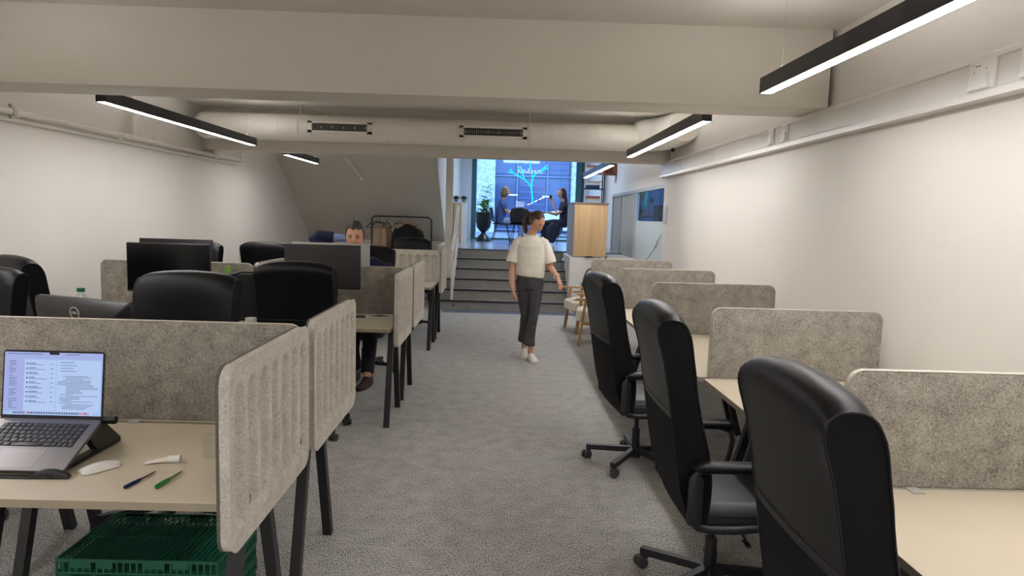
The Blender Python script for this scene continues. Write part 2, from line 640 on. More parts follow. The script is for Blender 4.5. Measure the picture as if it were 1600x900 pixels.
# ================================================================ PENDANT LAMPS
def lamp_proto(L, label):
    t = thing('pendant_lamp', label, 'ceiling light', (0, 0, 0), 0, 'black linear LED pendants')
    b = MB()
    w, h, wall = 0.07, 0.085, 0.004
    b.b2((-w / 2, 0, 0), (-w / 2 + wall, L, h))
    b.b2((w / 2 - wall, 0, 0), (w / 2, L, h))
    b.b2((-w / 2, 0, h - wall), (w / 2, L, h))
    b.b2((-w / 2, 0, 0), (w / 2, wall, h))
    b.b2((-w / 2, L - wall, 0), (w / 2, L, h))
    b.build('housing', LAMPB, t, smooth=0)
    MB().b2((-w / 2 + wall, wall, 0.002), (w / 2 - wall, L - wall, 0.008)).build('diffuser', LED, t, smooth=0)
    MB().b2((-w / 2 + .012, .02, h), (w / 2 - .012, L - .02, h + .003)).build('upper_diffuser', LEDUP, t, smooth=0)
    for y in (L * 0.07, L * 0.93):
        c = MB()
        c.cyl((0, y, h), (0, y, h + 0.03), 0.006, 0.004, 8)
        c.cyl((0, y, h + .03), (0, y, ZC - 2.33), 0.0012, None, 6)
        c.cyl((0, y, ZC - 2.33 - .015), (0, y, ZC - 2.33), 0.02, None, 12)
        c.build('suspension_wire', WIRE, t)
    return t


lamp = lamp_proto(3.05, 'long black pendant lamp at top right in front of the beam')
lamp.location = (1.46, 0.90, 2.33)
dup(lamp, (1.46, 5.06, 2.33), 0, 'black pendant lamp behind the beam near the right wall under the duct')
dup(lamp, (-2.87, 5.06, 2.33), 0, 'long black pendant lamp behind the beam over the left desks')
lamp_proto(1.55, 'short black pendant lamp before the sloping soffit').location = (-2.87, 9.28, 2.33)
dup(lamp, (1.46, 9.35, 2.33), 0, 'pendant lamp lit blue on its side in front of the shop window')
dup(lamp, (-2.87, 0.90, 2.33), 0, 'black pendant lamp over the near left desk in front of the beam')
dup(lamp, (1.46, -2.9, 2.33), 0, 'black pendant lamp behind the viewer on the right')
dup(lamp, (-2.87, -2.9, 2.33), 0, 'black pendant lamp behind the viewer on the left')
dup(lamp, (-.75, -2.75, 2.33), 0, 'added black pendant lamp behind the viewer, brightening the near left desk')  # extra lamp, added to brighten near left desk, floor and beam face

for y, lab in ((14.2, 'added flat square ceiling light brightening the upper room, nearer the stairs'), (16.6, 'added flat square ceiling light brightening the upper room, nearer the window')):
    t = thing('added_ceiling_light', lab, 'ceiling light', (.6, y, 3.42))  # added above the line of sight to brighten the upper room
    MB().b2((-.62, -.62, 0), (.62, .62, .03)).build('housing', PLASTICW, t, smooth=0)
    MB().b2((-.6, -.6, -.004), (.6, .6, .0)).build('diffuser', mat_emit('added_cool_glow', (.60, .76, 1.0), 9.0), t, smooth=0)

# ================================================================ AIR DUCT
duct = thing('air_duct', 'cream round spiral duct with two slotted grilles along the far beam', 'air duct', (0, 8.55, 2.60))
pts, rad = [], []
x = -3.62
while x < 1.62:
    pts += [(x, 0, 0), (x + .124, 0, 0), (x + .1255, 0, 0), (x + .1305, 0, 0)]
    rad += [.158, .158, .1592, .1592]
    x += .132
pts.append((1.64, 0, 0)); rad.append(.158)
MB().tube(pts, rad, seg=40).build('duct_pipe', PIPE, duct, smooth=22)
d2 = MB()
d2.tube([(-3.70, 0, 0), (-3.66, 0, 0), (-3.62, 0, 0), (-3.60, 0, 0)], [.10, .14, .155, .158], seg=40)
d2.build('end_cap', PIPE, duct, smooth=60)
d3 = MB()
bend = [(1.60, .0, .02), (1.63, .0, .03), (1.68, -.01, .035), (1.76, -.03, .04), (1.86, -.09, .045), (1.93, -.2, .05), (1.97, -.34, .055), (2.0, -.6, .06), (2.0, -.8, .06)]
d3.tube(bend, [.12, .165, .185, .195, .2, .2, .2, .19, .17], seg=36)
d3.build('duct_elbow', PIPE, duct, smooth=60)
MB().cyl((1.98, -.36, -.18), (1.98, -.36, -.135), .02).build('drain_plug', DARKSLOT, duct)
for i, (x0, x1) in enumerate(((-2.33, -1.575), (-0.53, 0.275))):
    v = MB()
    zc, hh = 0.0, .055
    yf = -.178
    v.b2((x0, yf, zc + hh - .012), (x1, yf + .04, zc + hh + .012))
    v.b2((x0, yf, zc - hh - .012), (x1, yf + .04, zc - hh + .012))
    v.b2((x0, yf, zc - hh - .012), (x0 + .05, yf + .04, zc + hh + .012))
    v.b2((x1 - .05, yf, zc - hh - .012), (x1, yf + .04, zc + hh + .012))
    g = v.build('vent_grille', PIPE, duct)
    MB().b2((x0 + .05, yf + .02, zc - hh), (x1 - .05, yf + .03, zc + hh)).build('vent_opening', DARKSLOT, g)
    s = MB()
    n = 30
    for k in range(n):
        xx = x0 + .06 + (x1 - x0 - .12) * k / (n - 1)
        s.b2((xx - .0035, yf + .004, zc - hh + .01), (xx + .0035, yf + .02, zc + hh - .01))
    if i:
        s.b2((x0 + .05, yf + .003, zc - .003), (x1 - .05, yf + .018, zc + .003))
    s.build('vent_slats', mat('vent_slat_grey_%d' % i, rgb(128, 124, 116), .5), g)
for x in (-2.46, 0.31):
    h = MB()
    ring = [(x, .163 * math.cos(a), .163 * math.sin(a)) for a in [2 * PI * k / 32 for k in range(32)]]
    h.tube(ring, [(.012, .003)] * 32, seg=8, closed=True, ref=(1, 0, 0))
    h.cyl((x, 0, .16), (x, 0, ZC - 2.60), .005, None, 8)
    h.build('duct_hanger', PIPE, duct)

# ================================================================ PIPES
pp = thing('heating_pipe', 'painted wall pipe with clamps running along the left wall', 'pipe', (XL, 0, 0))
zz = 2.29
b = MB()
b.cyl((.075, -3.5, zz), (.075, 10.05, zz), .027, None, 16)
for y in (5.45, 7.05, 7.55, 9.2):
    b.cyl((.075, y, zz), (.075, y + .05, zz), .034, None, 16)
b.build('pipe_run', PIPE, pp)
MB().tube([(.03, -3.5, zz - .055), (.03, 10.0, zz - .055)], .016, 10).build('lower_pipe', PIPE, pp)
MB().cyl((.075, 7.2, zz), (.075, 7.2, ZC), .024).build('riser', PIPE, pp)
e = MB()
e.tube([(.075, 10.0, zz), (.075, 10.12, zz), (.075, 10.14, zz + .04), (.075, 10.14, ZC)], .024, 12)
e.build('riser', PIPE, pp)
for y in (5.42, 6.95, 7.6, 9.15):
    c = MB()
    ring = [(.075 + .031 * math.cos(a), y, zz + .031 * math.sin(a)) for a in [2 * PI * k / 20 for k in range(20)]]
    c.tube(ring, .005, 6, closed=True)
    c.b2((0.0, y - .008, zz - .004), (.046, y + .008, zz + .004))
    c.b2((.065, y - .006, zz + .03), (.085, y + .006, zz + .055))
    c.b2((.065, y - .006, zz - .055), (.085, y + .006, zz - .03))
    c.build('pipe_clamp', WIRE if y < 6 else PIPE, pp)
sp = thing('sprinkler_pipe', 'short thin painted pipe fixed on the sloping soffit', 'pipe', (0, 0, 0))
a = MB()
a.tube([(-2.63, 11.75, 2.50), (-2.47, 12.22, 2.20)], .018, 10)
a.tube([(-2.60, 11.80, 2.53), (-2.555, 11.95, 2.42)], .012, 8)
a.build('pipe_run', PIPE, sp)
MB().ball((-2.465, 12.23, 2.19), .03).build('end_fitting', PIPE, sp)

# ================================================================ WIRING TRUNKING ON THE RIGHT WALL
tr = thing('wiring_trunking', 'white trunking with sockets running high along the right wall', 'trunking', (XR, 0, 0))
b = MB()
prof = [(0, 2.365), (-.062, 2.365), (-.068, 2.36), (-.068, 2.338), (-.060, 2.334), (-.060, 2.218), (-.068, 2.212), (-.075, 2.204), (-.075, 2.172), (0, 2.172)]
b.loft([[(p[0], y, p[1]) for p in prof] for y in (-3.5, 9.16)])
b.build('trunking_body', TRUNK, tr, smooth=20)
MB().prism(rrect(.012, .20, .004, 3, -.034 * 0 - .034, 2.268)[:], 'y', 9.16, 9.175).build('end_cap', TRUNK, tr)
for y in (1.2, 8.2, 6.9):
    MB().b2((-.0635, y, 2.214), (-.059, y + .012, 2.338)).build('cover_joint', TRUNK, tr)
for y, hd in ((5.16, 1), (5.42, 1), (3.05, 1), (2.74, 0)):
    s = MB()
    s.box((-.068, y, 2.272), (.018, .165 if y < 4 else .11, .13), bev=.004)
    o = s.build('socket_plate', PLASTICW, tr)
    q = MB()
    q.box((-.083, y, 2.222), (.02, .13 if y < 4 else .07, .02), bev=.004)
    if hd:
        q.box((-.083, y - .045, 2.25), (.018, .016, .055), bev=.003)
    q.build('switch', PLASTICW, o)
    k = MB()
    for j in range(4 if y < 3 else 2):
        k.box((-.0775, y + .03 - .018 * j, 2.315), (.001, .011, .004))
    k.box((-.0775, y + .045, 2.29), (.001, .004, .006))
    k.box((-.0775, y - .03, 2.298), (.001, .004, .006))
    k.build('plate_marking', DARKSLOT, o)
nt_ = thing('wall_sensor', 'small white wall unit at the end corner of the right wall', 'wall switch', (XR, 9.05, 1.705))
MB().box((-.012, 0, 0), (.024, .12, .24), bev=.005).build('housing', mat('pale_blue_plastic', rgb(206, 212, 226), .3), nt_)
MB().box((-.027, 0, .05), (.006, .06, .05), bev=.002).build('button', PLASTICW, nt_)

# ================================================================ DESKS
def desk(w, d, label, group):
    t = thing('desk', label, 'desk', (0, 0, 0), 0, group)
    z = 0.76
    b = MB()
    b.b2((-w / 2, -d / 2, z - .026), (w / 2, d / 2, z - .002))
    b.build('tabletop_edge', DESKE, t, smooth=0)
    MB().b2((-w / 2, -d / 2, z - .002), (w / 2, d / 2, z)).build('tabletop', DESKM, t, smooth=0)
    f = MB()
    zt = z - .026
    f.b2((-w / 2 + .06, -.03, zt - .04), (w / 2 - .06, .03, zt))
    for s in (-1, 1):
        x = s * (w / 2 - .045)
        f.b2((x - .022, -.20, zt - .035), (x + .022, .20, zt))
        f.prism([(x - .018, zt - .03), (x + .018, zt - .03), (x - s * .10, zt - .005)], 'y', -.02, .02)
    f.build('frame', BMETAL, t, smooth=0)
    for s in (-1, 1):
        for q in (-1, 1):
            x = s * (w / 2 - .03)
            MB().bar((x, q * .075, zt - .005), (x, q * .285, 0), .042, .042, up=(0, 1, 0)).build('leg', BMETAL, t, smooth=0)
    return t


DG = 'beige office desks on black splayed legs'
dk = desk(1.2, .73, 'nearest left beige desk with the open laptop on it', DG)
dk.location = (-1.395, 2.285, 0)
LC1, LC2 = -1.395, -2.67
for (x, y, r, lab) in (
        (LC1, 3.045, PI, 'beige desk behind the nearest left felt screen, under the tilted monitor'),
        (LC2, 3.045, PI, 'second-column desk beside the one under the tilted monitor'),
        (LC1, 5.365, 0, 'beige desk with the dark monitor, phone and papers on it'),
        (LC2, 5.365, 0, 'wall-side desk with the black monitor, green-capped bottle on it'),
        (LC1, 6.13, PI, 'desk the man sits at, with the silver-backed monitor'),
        (LC2, 6.13, PI, 'wall-side desk behind the middle felt screen'),
        (LC1, 8.365, 0, 'desk in the farthest left pair, aisle side, facing the near room'),
        (LC2, 8.365, 0, 'desk in the farthest left pair, wall side, near half'),
        (LC1, 9.13, PI, 'farthest aisle-side desk on the left before the clothes rack'),
        (LC2, 9.13, PI, 'farthest wall-side desk on the left')):
    dup(dk, (x, y, 0), r, lab)
RD = 'beige desks along the right wall'
RDX = [1.05, 1.12, 1.10, 1.09, 1.10]
RDY = [1.41, 2.93, 4.42, 5.862, 7.28]
RDW = [1.47, 1.47, 1.43, 1.37, 1.37]
RLAB = ['nearest right desk beside the closest black chair', 'second right desk from the front, between the first two felt screens',
        'third right desk from the front, behind the second black chair',
        'fourth right desk, behind the farthest black chair', 'last right desk before the armchairs']
for i in range(5):
    o = desk(RDW[i], .92, RLAB[i], RD)
    o.location = (RDX[i] + .46, RDY[i], 0)
    o.rotation_euler = (0, 0, R(-90))

# ================================================================ FELT SCREENS
def screen(w, h, label, group, ribbed=False, zb=.76, corners=(0.3, 0.3, 1, 1), rad=.055):
    """upright felt screen in the xz plane, thickness along y; front = -y"""
    t = thing('desk_screen', label, 'desk divider', (0, 0, 0), 0, group)
    th = .024
    out = rrect(w, h, rad, 8, 0, zb + h / 2, corners)
    inn = rrect(w - .012, h - .012, rad - .006, 8, 0, zb + h / 2, corners)
    b = MB()
    if not ribbed:
        b.loft([[(x, -th / 2, z) for x, z in inn], [(x, -th / 2 + .004, z) for x, z in out],
                [(x, th / 2 - .004, z) for x, z in out], [(x, th / 2, z) for x, z in inn]])
        b.build('felt_panel', [FELT], t, smooth=30)
    else:
        # ribbed front as a displaced grid inside the rounded outline
        nx, nz = int(w / .0055), 60
        def dep(x, z):
            n_ = int((w - .05) / .0975)
            pitch = (w - .05) / n_
            u = (x + w / 2 - .025) / pitch
            if u < 0 or u > n_:
                return .017
            hw_ = pitch * .40
            dx_ = (u - math.floor(u) - .5) * pitch
            zt_, zb_ = zb + h - .055 - hw_, zb + .055 + hw_
            dz_ = max(0, z - zt_, zb_ - z)
            dist = hw_ - math.hypot(dx_, dz_)
            s_ = min(1, max(0, dist / .022))
            return .017 - .028 * s_ * s_ * (3 - 2 * s_)
        def lim(x):
            cr = rad
            dx = w / 2 - abs(x)
            cut = 0 if dx > cr else cr - math.sqrt(max(0, cr * cr - (cr - dx) ** 2))
            return cut
        xs = [-w / 2 + w * i / nx for i in range(nx + 1)]
        fr_, bk_ = [], []
        for x in xs:
            c = lim(x)
            cb = c * corners[0]
            z0, z1 = zb + cb, zb + h - c
            fr_.append([b.v((x, -.010 - dep(x, z0 + (z1 - z0) * j / nz), z0 + (z1 - z0) * j / nz)) for j in range(nz + 1)])
            bk_.append([b.v((x, .006, z0 + (z1 - z0) * j / nz)) for j in range(nz + 1)])
        for i in range(nx):
            for j in range(nz):
                b.face([fr_[i][j], fr_[i + 1][j], fr_[i + 1][j + 1], fr_[i][j + 1]])
                b.face([bk_[i][j + 1], bk_[i + 1][j + 1], bk_[i + 1][j], bk_[i][j]])
            b.face([fr_[i][nz], fr_[i + 1][nz], bk_[i + 1][nz], bk_[i][nz]])
            b.face([fr_[i + 1][0], fr_[i][0], bk_[i][0], bk_[i + 1][0]])
        for j in range(nz):
            b.face([fr_[0][j + 1], fr_[0][j], bk_[0][j], bk_[0][j + 1]])
            b.face([fr_[nx][j], fr_[nx][j + 1], bk_[nx][j + 1], bk_[nx][j]])
        b.build('felt_panel', [FELT2], t, smooth=50)
    e = MB()
    o2 = rrect(w + .003, h + .003, rad, 8, 0, zb + h / 2, corners)
    if ribbed:
        e.tube([(x, -.0255, z) for x, z in o2], [(.0022, .0025)] * len(o2), 6, closed=True, ref=(0, 1, 0))
        q = MB()
        q.loft([[(x * s_, y_, zb + h / 2 + (z - zb - h / 2) * s_) for x, z in o2] for y_, s_ in ((.013, .985), (.013, 1.0), (.004, 1.0), (.004, .985))])
        q.build('backing_board', FELTG, t)
    else:
        e.tube([(x, 0, z) for x, z in o2], [(.0125, .0028)] * len(o2), 8, closed=True, ref=(0, 1, 0))
    e.build('edge_trim', FELTE, t)
    return t


def clips(t, xs, zb=.76, sgn=-1):
    for x in xs:
        c = MB()
        c.b2((x - .02, sgn * .06, zb + .001), (x + .02, sgn * .011, zb + .004))
        c.build('clamp', SILV, t)


SG = 'felt screens across the left desks'
s0 = screen(1.25, .395, 'nearest left felt screen behind the open laptop', SG)
clips(s0, (-.02, ), .76)
s0.location = (LC1, 2.70, 0)
for x, y, lab in ((LC1, 5.78, 'felt screen behind the dark monitor with papers below'),
                  (LC2, 5.748, 'felt screen by the left wall behind the black monitor'),
                  (LC1, 8.78, 'farthest felt screen on the left, ribbed, below the clothes rack'),
                  (LC2, 8.78, 'farthest felt screen by the left wall, ribbed')):
    if y < 8:
        dup(s0, (x, y, 0), 0, lab)
    else:
        screen(1.25, .395, lab, SG, ribbed=True).location = (x, y, 0)
RG = 'felt screens between the right desks'
s1 = screen(.93, .385, 'nearest right felt screen beside the closest black chair', RG)
clips(s1, (-.235, ), .76)
RSY = [2.165, 3.69, 5.155, 6.57, 7.99]
RSX = [1.125, 1.15, 1.145, 1.125, 1.06]
RSL = ['', 'right felt screen above the gap between first two desks, second nearest',
       'darker right felt screen, third nearest', 'right felt screen, fourth nearest',
       'farthest right felt screen below the glazed wall']
s1.location = (RSX[0] + .465, RSY[0], 0)
for i in range(1, 5):
    dup(s1, (RSX[i] + .465, RSY[i], 0), 0, RSL[i])
VG = 'ribbed side screens along the aisle'
v0 = screen(.80, .555, 'nearest ribbed felt side screen by the laptop desk', VG, ribbed=True, zb=.60, corners=(1, 1, 1, 1), rad=.06)
KNOB = mat('grey_knob', rgb(120, 118, 112), .7)
for x_, s_ in ((-.245, 1.0), (.30, .7)):
    c = MB()
    c.ball((x_, -.023, .715), (.012 * s_, .004, .016 * s_), seg=12, rings=8)
    c.build('mounting_knob', KNOB, v0)
# aisle side (front of the ribs) faces +x
v0.rotation_euler = (0, 0, R(90))
v0.location = (-.775, 2.305, 0)
for y, lab in ((3.19, 'second nearest ribbed felt side screen on the aisle'),
               (5.50, 'third ribbed felt side screen, beside the desk with papers'),
               (6.43, 'fourth ribbed felt side screen, beside the man'),
               (9.20, 'farthest ribbed felt side screen before the stairs')):
    dup(v0, (-.775, y, 0), R(90), lab, skip=('mounting_knob',))
dup(v0, (-2.055, 6.20, 0), R(90), 'felt side screen between the two desk columns behind the monitors', skip=('mounting_knob',))

# ================================================================ OFFICE CHAIRS
def chair(label):
    t = thing('office_chair', label, 'office chair', (0, 0, 0), 0, 'black high-backed office chairs')
    W = .255
    # side profile of the backrest (y, z)
    prof0 = [(-.185, .41), (-.228, .54), (-.258, .70), (-.280, .84), (-.300, .97), (-.322, 1.09), (-.340, 1.175), (-.342, 1.225),
             (-.322, 1.258), (-.288, 1.268), (-.245, 1.258), (-.220, 1.225), (-.210, 1.17), (-.207, 1.10), (-.199, 1.0), (-.182, .90),
             (-.160, .80), (-.134, .70), (-.118, .60), (-.118, .50), (-.13, .41)]
    prof = []
    m0 = len(prof0)
    for i in range(m0):                       # Catmull-Rom, closed except for the straight bottom edge
        p0, p1, p2, p3 = [Vector(prof0[j % m0]) for j in (i - 1, i, i + 1, i + 2)]
        if i == m0 - 1:
            prof.append(tuple(p1))
            continue
        if i == 0:
            p0 = p1
        if i == m0 - 2:
            p3 = p2
        for t_ in (0, .5):
            q_ = .5 * ((2 * p1) + (p2 - p0) * t_ + (2 * p0 - 5 * p1 + 4 * p2 - p3) * t_ ** 2 + (3 * p1 - p0 - 3 * p2 + p3) * t_ ** 3)
            prof.append(tuple(q_))
    n = 20
    rings = []
    for i in range(n + 1):
        x = -W + 2 * W * i / n
        u = abs(x) / W
        ring = []
        for i_p, (y, z) in enumerate(prof):
            k = max(0, (z - .8) / .45)
            zz_ = z - (.024 * u ** 2 + .018 * u ** 10) * k
            # fuller in the middle at the back, slightly hollow in front
            yy = y
            if i_p > 22:
                yy = y + .02 * (u ** 2) * min(1, max(0, (1.24 - z) / .2))
            if i_p < 15:
                yy = y + .012 * (u ** 2) * min(1, max(0, (1.26 - z) / .15))
            ring.append((x, yy, zz_))
        rings.append(ring)
    b = MB()
    b.loft(rings, caps=False)
    bm = b.bm
    bm.verts.ensure_lookup_table()
    npf = len(prof)
    # split colours: lower rear = cloth
    for f in bm.faces:
        c = f.calc_center_median()
        if c.z < .86 and c.y < -.15:
            f.material_index = 1
    f1 = bm.faces.new([bm.verts[i] for i in range(npf)][::-1])
    f2 = bm.faces.new([bm.verts[n * npf + i] for i in range(npf)])
    f1.material_index = f2.material_index = 1
    back = b.build('backrest', [LEATHER, CLOTHB], t, smooth=42)
    for r_ in (rings[0], rings[-1]):
        p = MB()
        sx = -1 if r_[0][0] < 0 else 1
        p.tube([(x + sx * .001, y, z) for x, y, z in r_], .0032, 6, closed=True)
        p.build('piping', LEATHER, back)
    s = MB()
    def rear(z):
        for (y0, z0), (y1, z1) in zip(prof, prof[1:14]):
            if z0 <= z <= z1:
                return y0 + (y1 - y0) * (z - z0) / (z1 - z0)
        return -.3
    def front(z):
        pr = prof[22:]
        for (y0, z0), (y1, z1) in zip(pr, pr[1:]):
            if z1 <= z <= z0:
                return y0 + (y1 - y0) * (z - z0) / (z1 - z0)
        return -.12
    s.tube([(W * q, rear(.865) + .012 * q * q - .001, .865) for q in [-.99 + .198 * k for k in range(11)]], .0022, 6)
    s.tube([(W * q, front(.93) + .02 * q * q + .001, .93 - .03 * (q * q)) for q in [-.98 + .196 * k for k in range(11)]], .0022, 6)
    s.build('seam', SEAM, back)
    # seat cushion
    rr = []
    for z, k in ((.405, .86), (.41, .96), (.43, 1.0), (.465, 1.0), (.485, .96), (.495, .80), (.492, .4)):
        rr.append([(px * k * 1.0, .06 + py * k, z - (.022 * max(0, py * k) ** 2 / .06)) for px, py in rrect(.50, .49, .09, 6)])
    MB().loft(rr).build('seat', SEATM, t, smooth=60)
    MB().tube([(px * 1.005, .06 + py * 1.005, .447 - (.022 * max(0, py) ** 2 / .06)) for px, py in rrect(.50, .49, .09, 6)], .0045, 6, closed=True).build('seat_piping', LEATHER, t)
    pn = MB()
    pn.box((0, .04, .398), (.44, .42, .02), bev=.006)
    pn.box((0, .02, .365), (.16, .24, .05), bev=.01)
    pn.box((0, -.12, .40), (.26, .10, .03), bev=.01)
    pn.build('seat_pan', BPLAST, t)
    lv = MB()
    lv.tube([(.05, .05, .36), (.20, .06, .355), (.235, .06, .34)], .005, 6)
    lv.box((.25, .06, .335), (.06, .022, .008), bev=.003)
    lv.build('height_lever', BPLAST, t)
    for sx in (-1, 1):
        x = sx * .292
        loop = [(-.165, .640), (-.12, .645), (.0, .647), (.11, .645), (.158, .625), (.170, .58), (.158, .51), (.135, .45), (.10, .412),
                (.0, .402), (-.10, .402), (-.145, .410), (-.165, .44), (-.168, .50), (-.168, .56), (-.168, .61)]
        a = MB()
        nl = len(loop)
        pts_ = [(x - sx * (.012 if z < .5 else 0), y, z) for y, z in loop]
        a.tube(pts_, [(.014, .030 if (y < -.16 and z < .62) else (.017 if z < .42 else .012)) for y, z in loop], 10, closed=True, ref=(1, 0, 0))
        arm = a.build('armrest', BMETAL, t, smooth=50)
        pd = MB()
        rp = []
        for z, k in ((.645, .9), (.652, 1.0), (.668, 1.0), (.678, .82)):
            rp.append([(x + px * k, -.005 + py * k, z) for px, py in rrect(.062, .37, .03, 5)])
        pd.loft(rp)
        pd.build('arm_pad', LEATHER, arm, smooth=50)
        sc = MB()
        for z in (.47, .60):
            sc.cyl((x + sx * (.010 if z > .5 else -.002), -.168, z), (x + sx * (.017 if z > .5 else .005), -.168, z), .006)
        sc.build('bolt', BMETAL, arm)
    g = MB()
    g.cyl((0, 0, .20), (0, 0, .35), .014)
    g.cyl((0, 0, .075), (0, 0, .24), .026)
    g.build('gas_column', BMETAL, t)
    hb = MB()
    hb.cyl((0, 0, .05), (0, 0, .115), .036)
    base = hb.build('base_hub', BMETAL, t)
    for k in range(5):
        a0 = R(90 + 72 * k + 12)
        dx, dy = math.cos(a0), math.sin(a0)
        l = MB()
        l.bar((dx * .02, dy * .02, .098), (dx * .325, dy * .325, .078), .034, .034)
        leg = l.build('base_leg', BMETAL, t, smooth=0)
        w = MB(Matrix.Translation((dx * .315, dy * .315, 0)) @ Matrix.Rotation(a0 + .6 * math.sin(k * 2.3), 4, 'Z'))
        w.cyl((0, 0, .05), (0, 0, .075), .006)
        for sx in (-1, 1):
            w.cyl((sx * .007, .012, .027), (sx * .027, .012, .027), .027, .025, 18)
        w.box((0, .006, .043), (.03, .05, .02), bev=.006)
        w.build('caster', GPLAST, t)
    return t


ch0 = chair('closest black chair, cropped at the bottom right')
ch0.location = (1.01, 1.62, 0)
ch0.rotation_euler = (0, 0, R(-90))
for x, y, r_, lab in (
        (.950, 2.87, -90, 'black chair in the middle of the three on the right'),
        (.925, 4.43, -84, 'farthest of the three black chairs on the right, beside the armchairs'),
        (-1.66, 3.42, 180, 'black chair behind the nearest left screen, right of the tilted monitor'),
        (-2.80, 3.42, 180, 'black chair at the left edge, front one, behind the tilted monitor'),
        (-2.99, 4.72, -32, 'black chair at the left edge by the wall, turned sideways'),
        (-1.385, 4.93, 2, 'black chair back-on in front of the dark monitor'),
        (-1.36, 6.93, 180, 'black chair the man in the navy jacket sits on'),
        (-3.13, 6.87, 180, 'black chair peeking out right of the two black monitors'),
        (-2.50, 7.72, -3, 'low black chair before the farthest wall-side felt screen'),
        (-1.28, 9.78, 180, 'farthest black chair, in front of the clothes rack')):
    cc = dup(ch0, (x, y, 0), R(r_), lab)
    if 'middle of the three' in lab:
        for k_ in cc.children:
            if k_.name.split('.')[0] in ('base_leg', 'caster'):
                k_.rotation_euler.z = R(-14)

# ================================================================ MONITORS
def monitor(w, h, label, cat='monitor', front=SCREENB, backm=BPLAST, th=.018, group=None):
    """screen faces -y, stands on z=0 (desk top)"""
    t = thing('monitor', label, cat, (0, 0, 0), 0, group)
    zc = .52 - h / 2 + .045
    MB().box((0, .0, zc), (w, th, h), bev=.004).build('screen_housing', backm, t)
    MB().box((0, -th / 2 - .0005, zc + .004), (w - .012, .0015, h - .022)).build('display', front, t, smooth=0)
    c = MB()
    c.box((0, .035, zc - .02), (.20, .055, .14), bev=.015)
    c.build('rear_housing', backm, t)
    s = MB()
    s.box((0, .075, .22), (.05, .02, .42), bev=.005)
    s.build('stand_post', backm, t)
    q = MB()
    q.box((0, .05, .008), (.24, .20, .014), bev=.005)
    q.build('stand_foot', backm, t)
    k = MB()
    k.tube([(.10, .03, zc - h / 2 + .03), (.11, .03, zc - h / 2 - .05), (.06, .05, .05), (.0, .10, .012)], .004, 6)
    k.build('cable', BPLAST, t)
    return t


DZ = .7605
m1 = monitor(.635, .375, 'large black monitor on the wall-side middle desk, front one')
m1.location = (-2.535, 5.32, DZ)
m2 = dup(m1, (-2.84, 6.10, DZ + .0), PI, 'black monitor back to back behind the front black monitor')
m3 = monitor(.590, .345, 'matt dark-screened monitor over the desk with papers', front=SCREENG)
m3.location = (-1.385, 5.40, DZ + .02)
m4 = monitor(.66, .36, 'silver-backed monitor in front of the man', backm=SILV, th=.02)
m4.location = (-1.45, 5.93, DZ + .012)
m4.rotation_euler = (0, 0, PI)


def dell():
    t = thing('monitor', 'black monitor seen from behind, tilted, with a round badge', 'monitor')
    w, h = .575, .35
    M = Matrix.Translation((0, 0, .423)) @ Matrix.Rotation(R(8), 4, 'X')
    b = MB(M)
    # rear shell tapers to the back (rear = -y here)
    rr = [[(x, y, z - .0) for x, z in rrect(w * k, h * k2, .012, 4, 0, -h / 2)] for y, k, k2 in ((.012, 1.0, 1.0), (-.006, 1.0, 1.0), (-.018, .975, .955), (-.040, .88, .80), (-.046, .80, .70))]
    b.loft(rr)
    b.build('screen_housing', BPLAST, t, smooth=25)
    MB(M).box((0, .0125, -h / 2), (w - .03, .002, h - .04)).build('display', SCREENB, t)
    g = MB(M)
    g.box((0, -.0215, -.030), (w * .86, .002, .006), rot=(R(-30), 0, 0))
    g.build('vent_slot', DARKSLOT, t)
    r_ = MB(M)
    ring = [(.0 + .027 * math.cos(a), -.048, -.055 + .027 * math.sin(a)) for a in [2 * PI * k / 40 for k in range(40)]]
    r_.tube(ring, .0022, 6, closed=True)
    bd = r_.build('badge_ring', SILV, t)
    text_mesh('badge_letters', 'DELL', .0175, SILV, bd, M @ Matrix.Translation((0, -.0475, -.055)) @ Matrix.Rotation(R(90), 4, 'X'))
    s = MB()
    s.box((0, -.06, .14), (.07, .02, .26), bev=.006)
    s.build('stand_post', BPLAST, t)
    q = MB()
    q.box((0, -.03, .008), (.24, .20, .014), bev=.006)
    q.build('stand_foot', BPLAST, t)
    return t


dl = dell()
dl.location = (-1.86, 3.09, DZ)
dl.rotation_euler = (0, 0, R(-21))

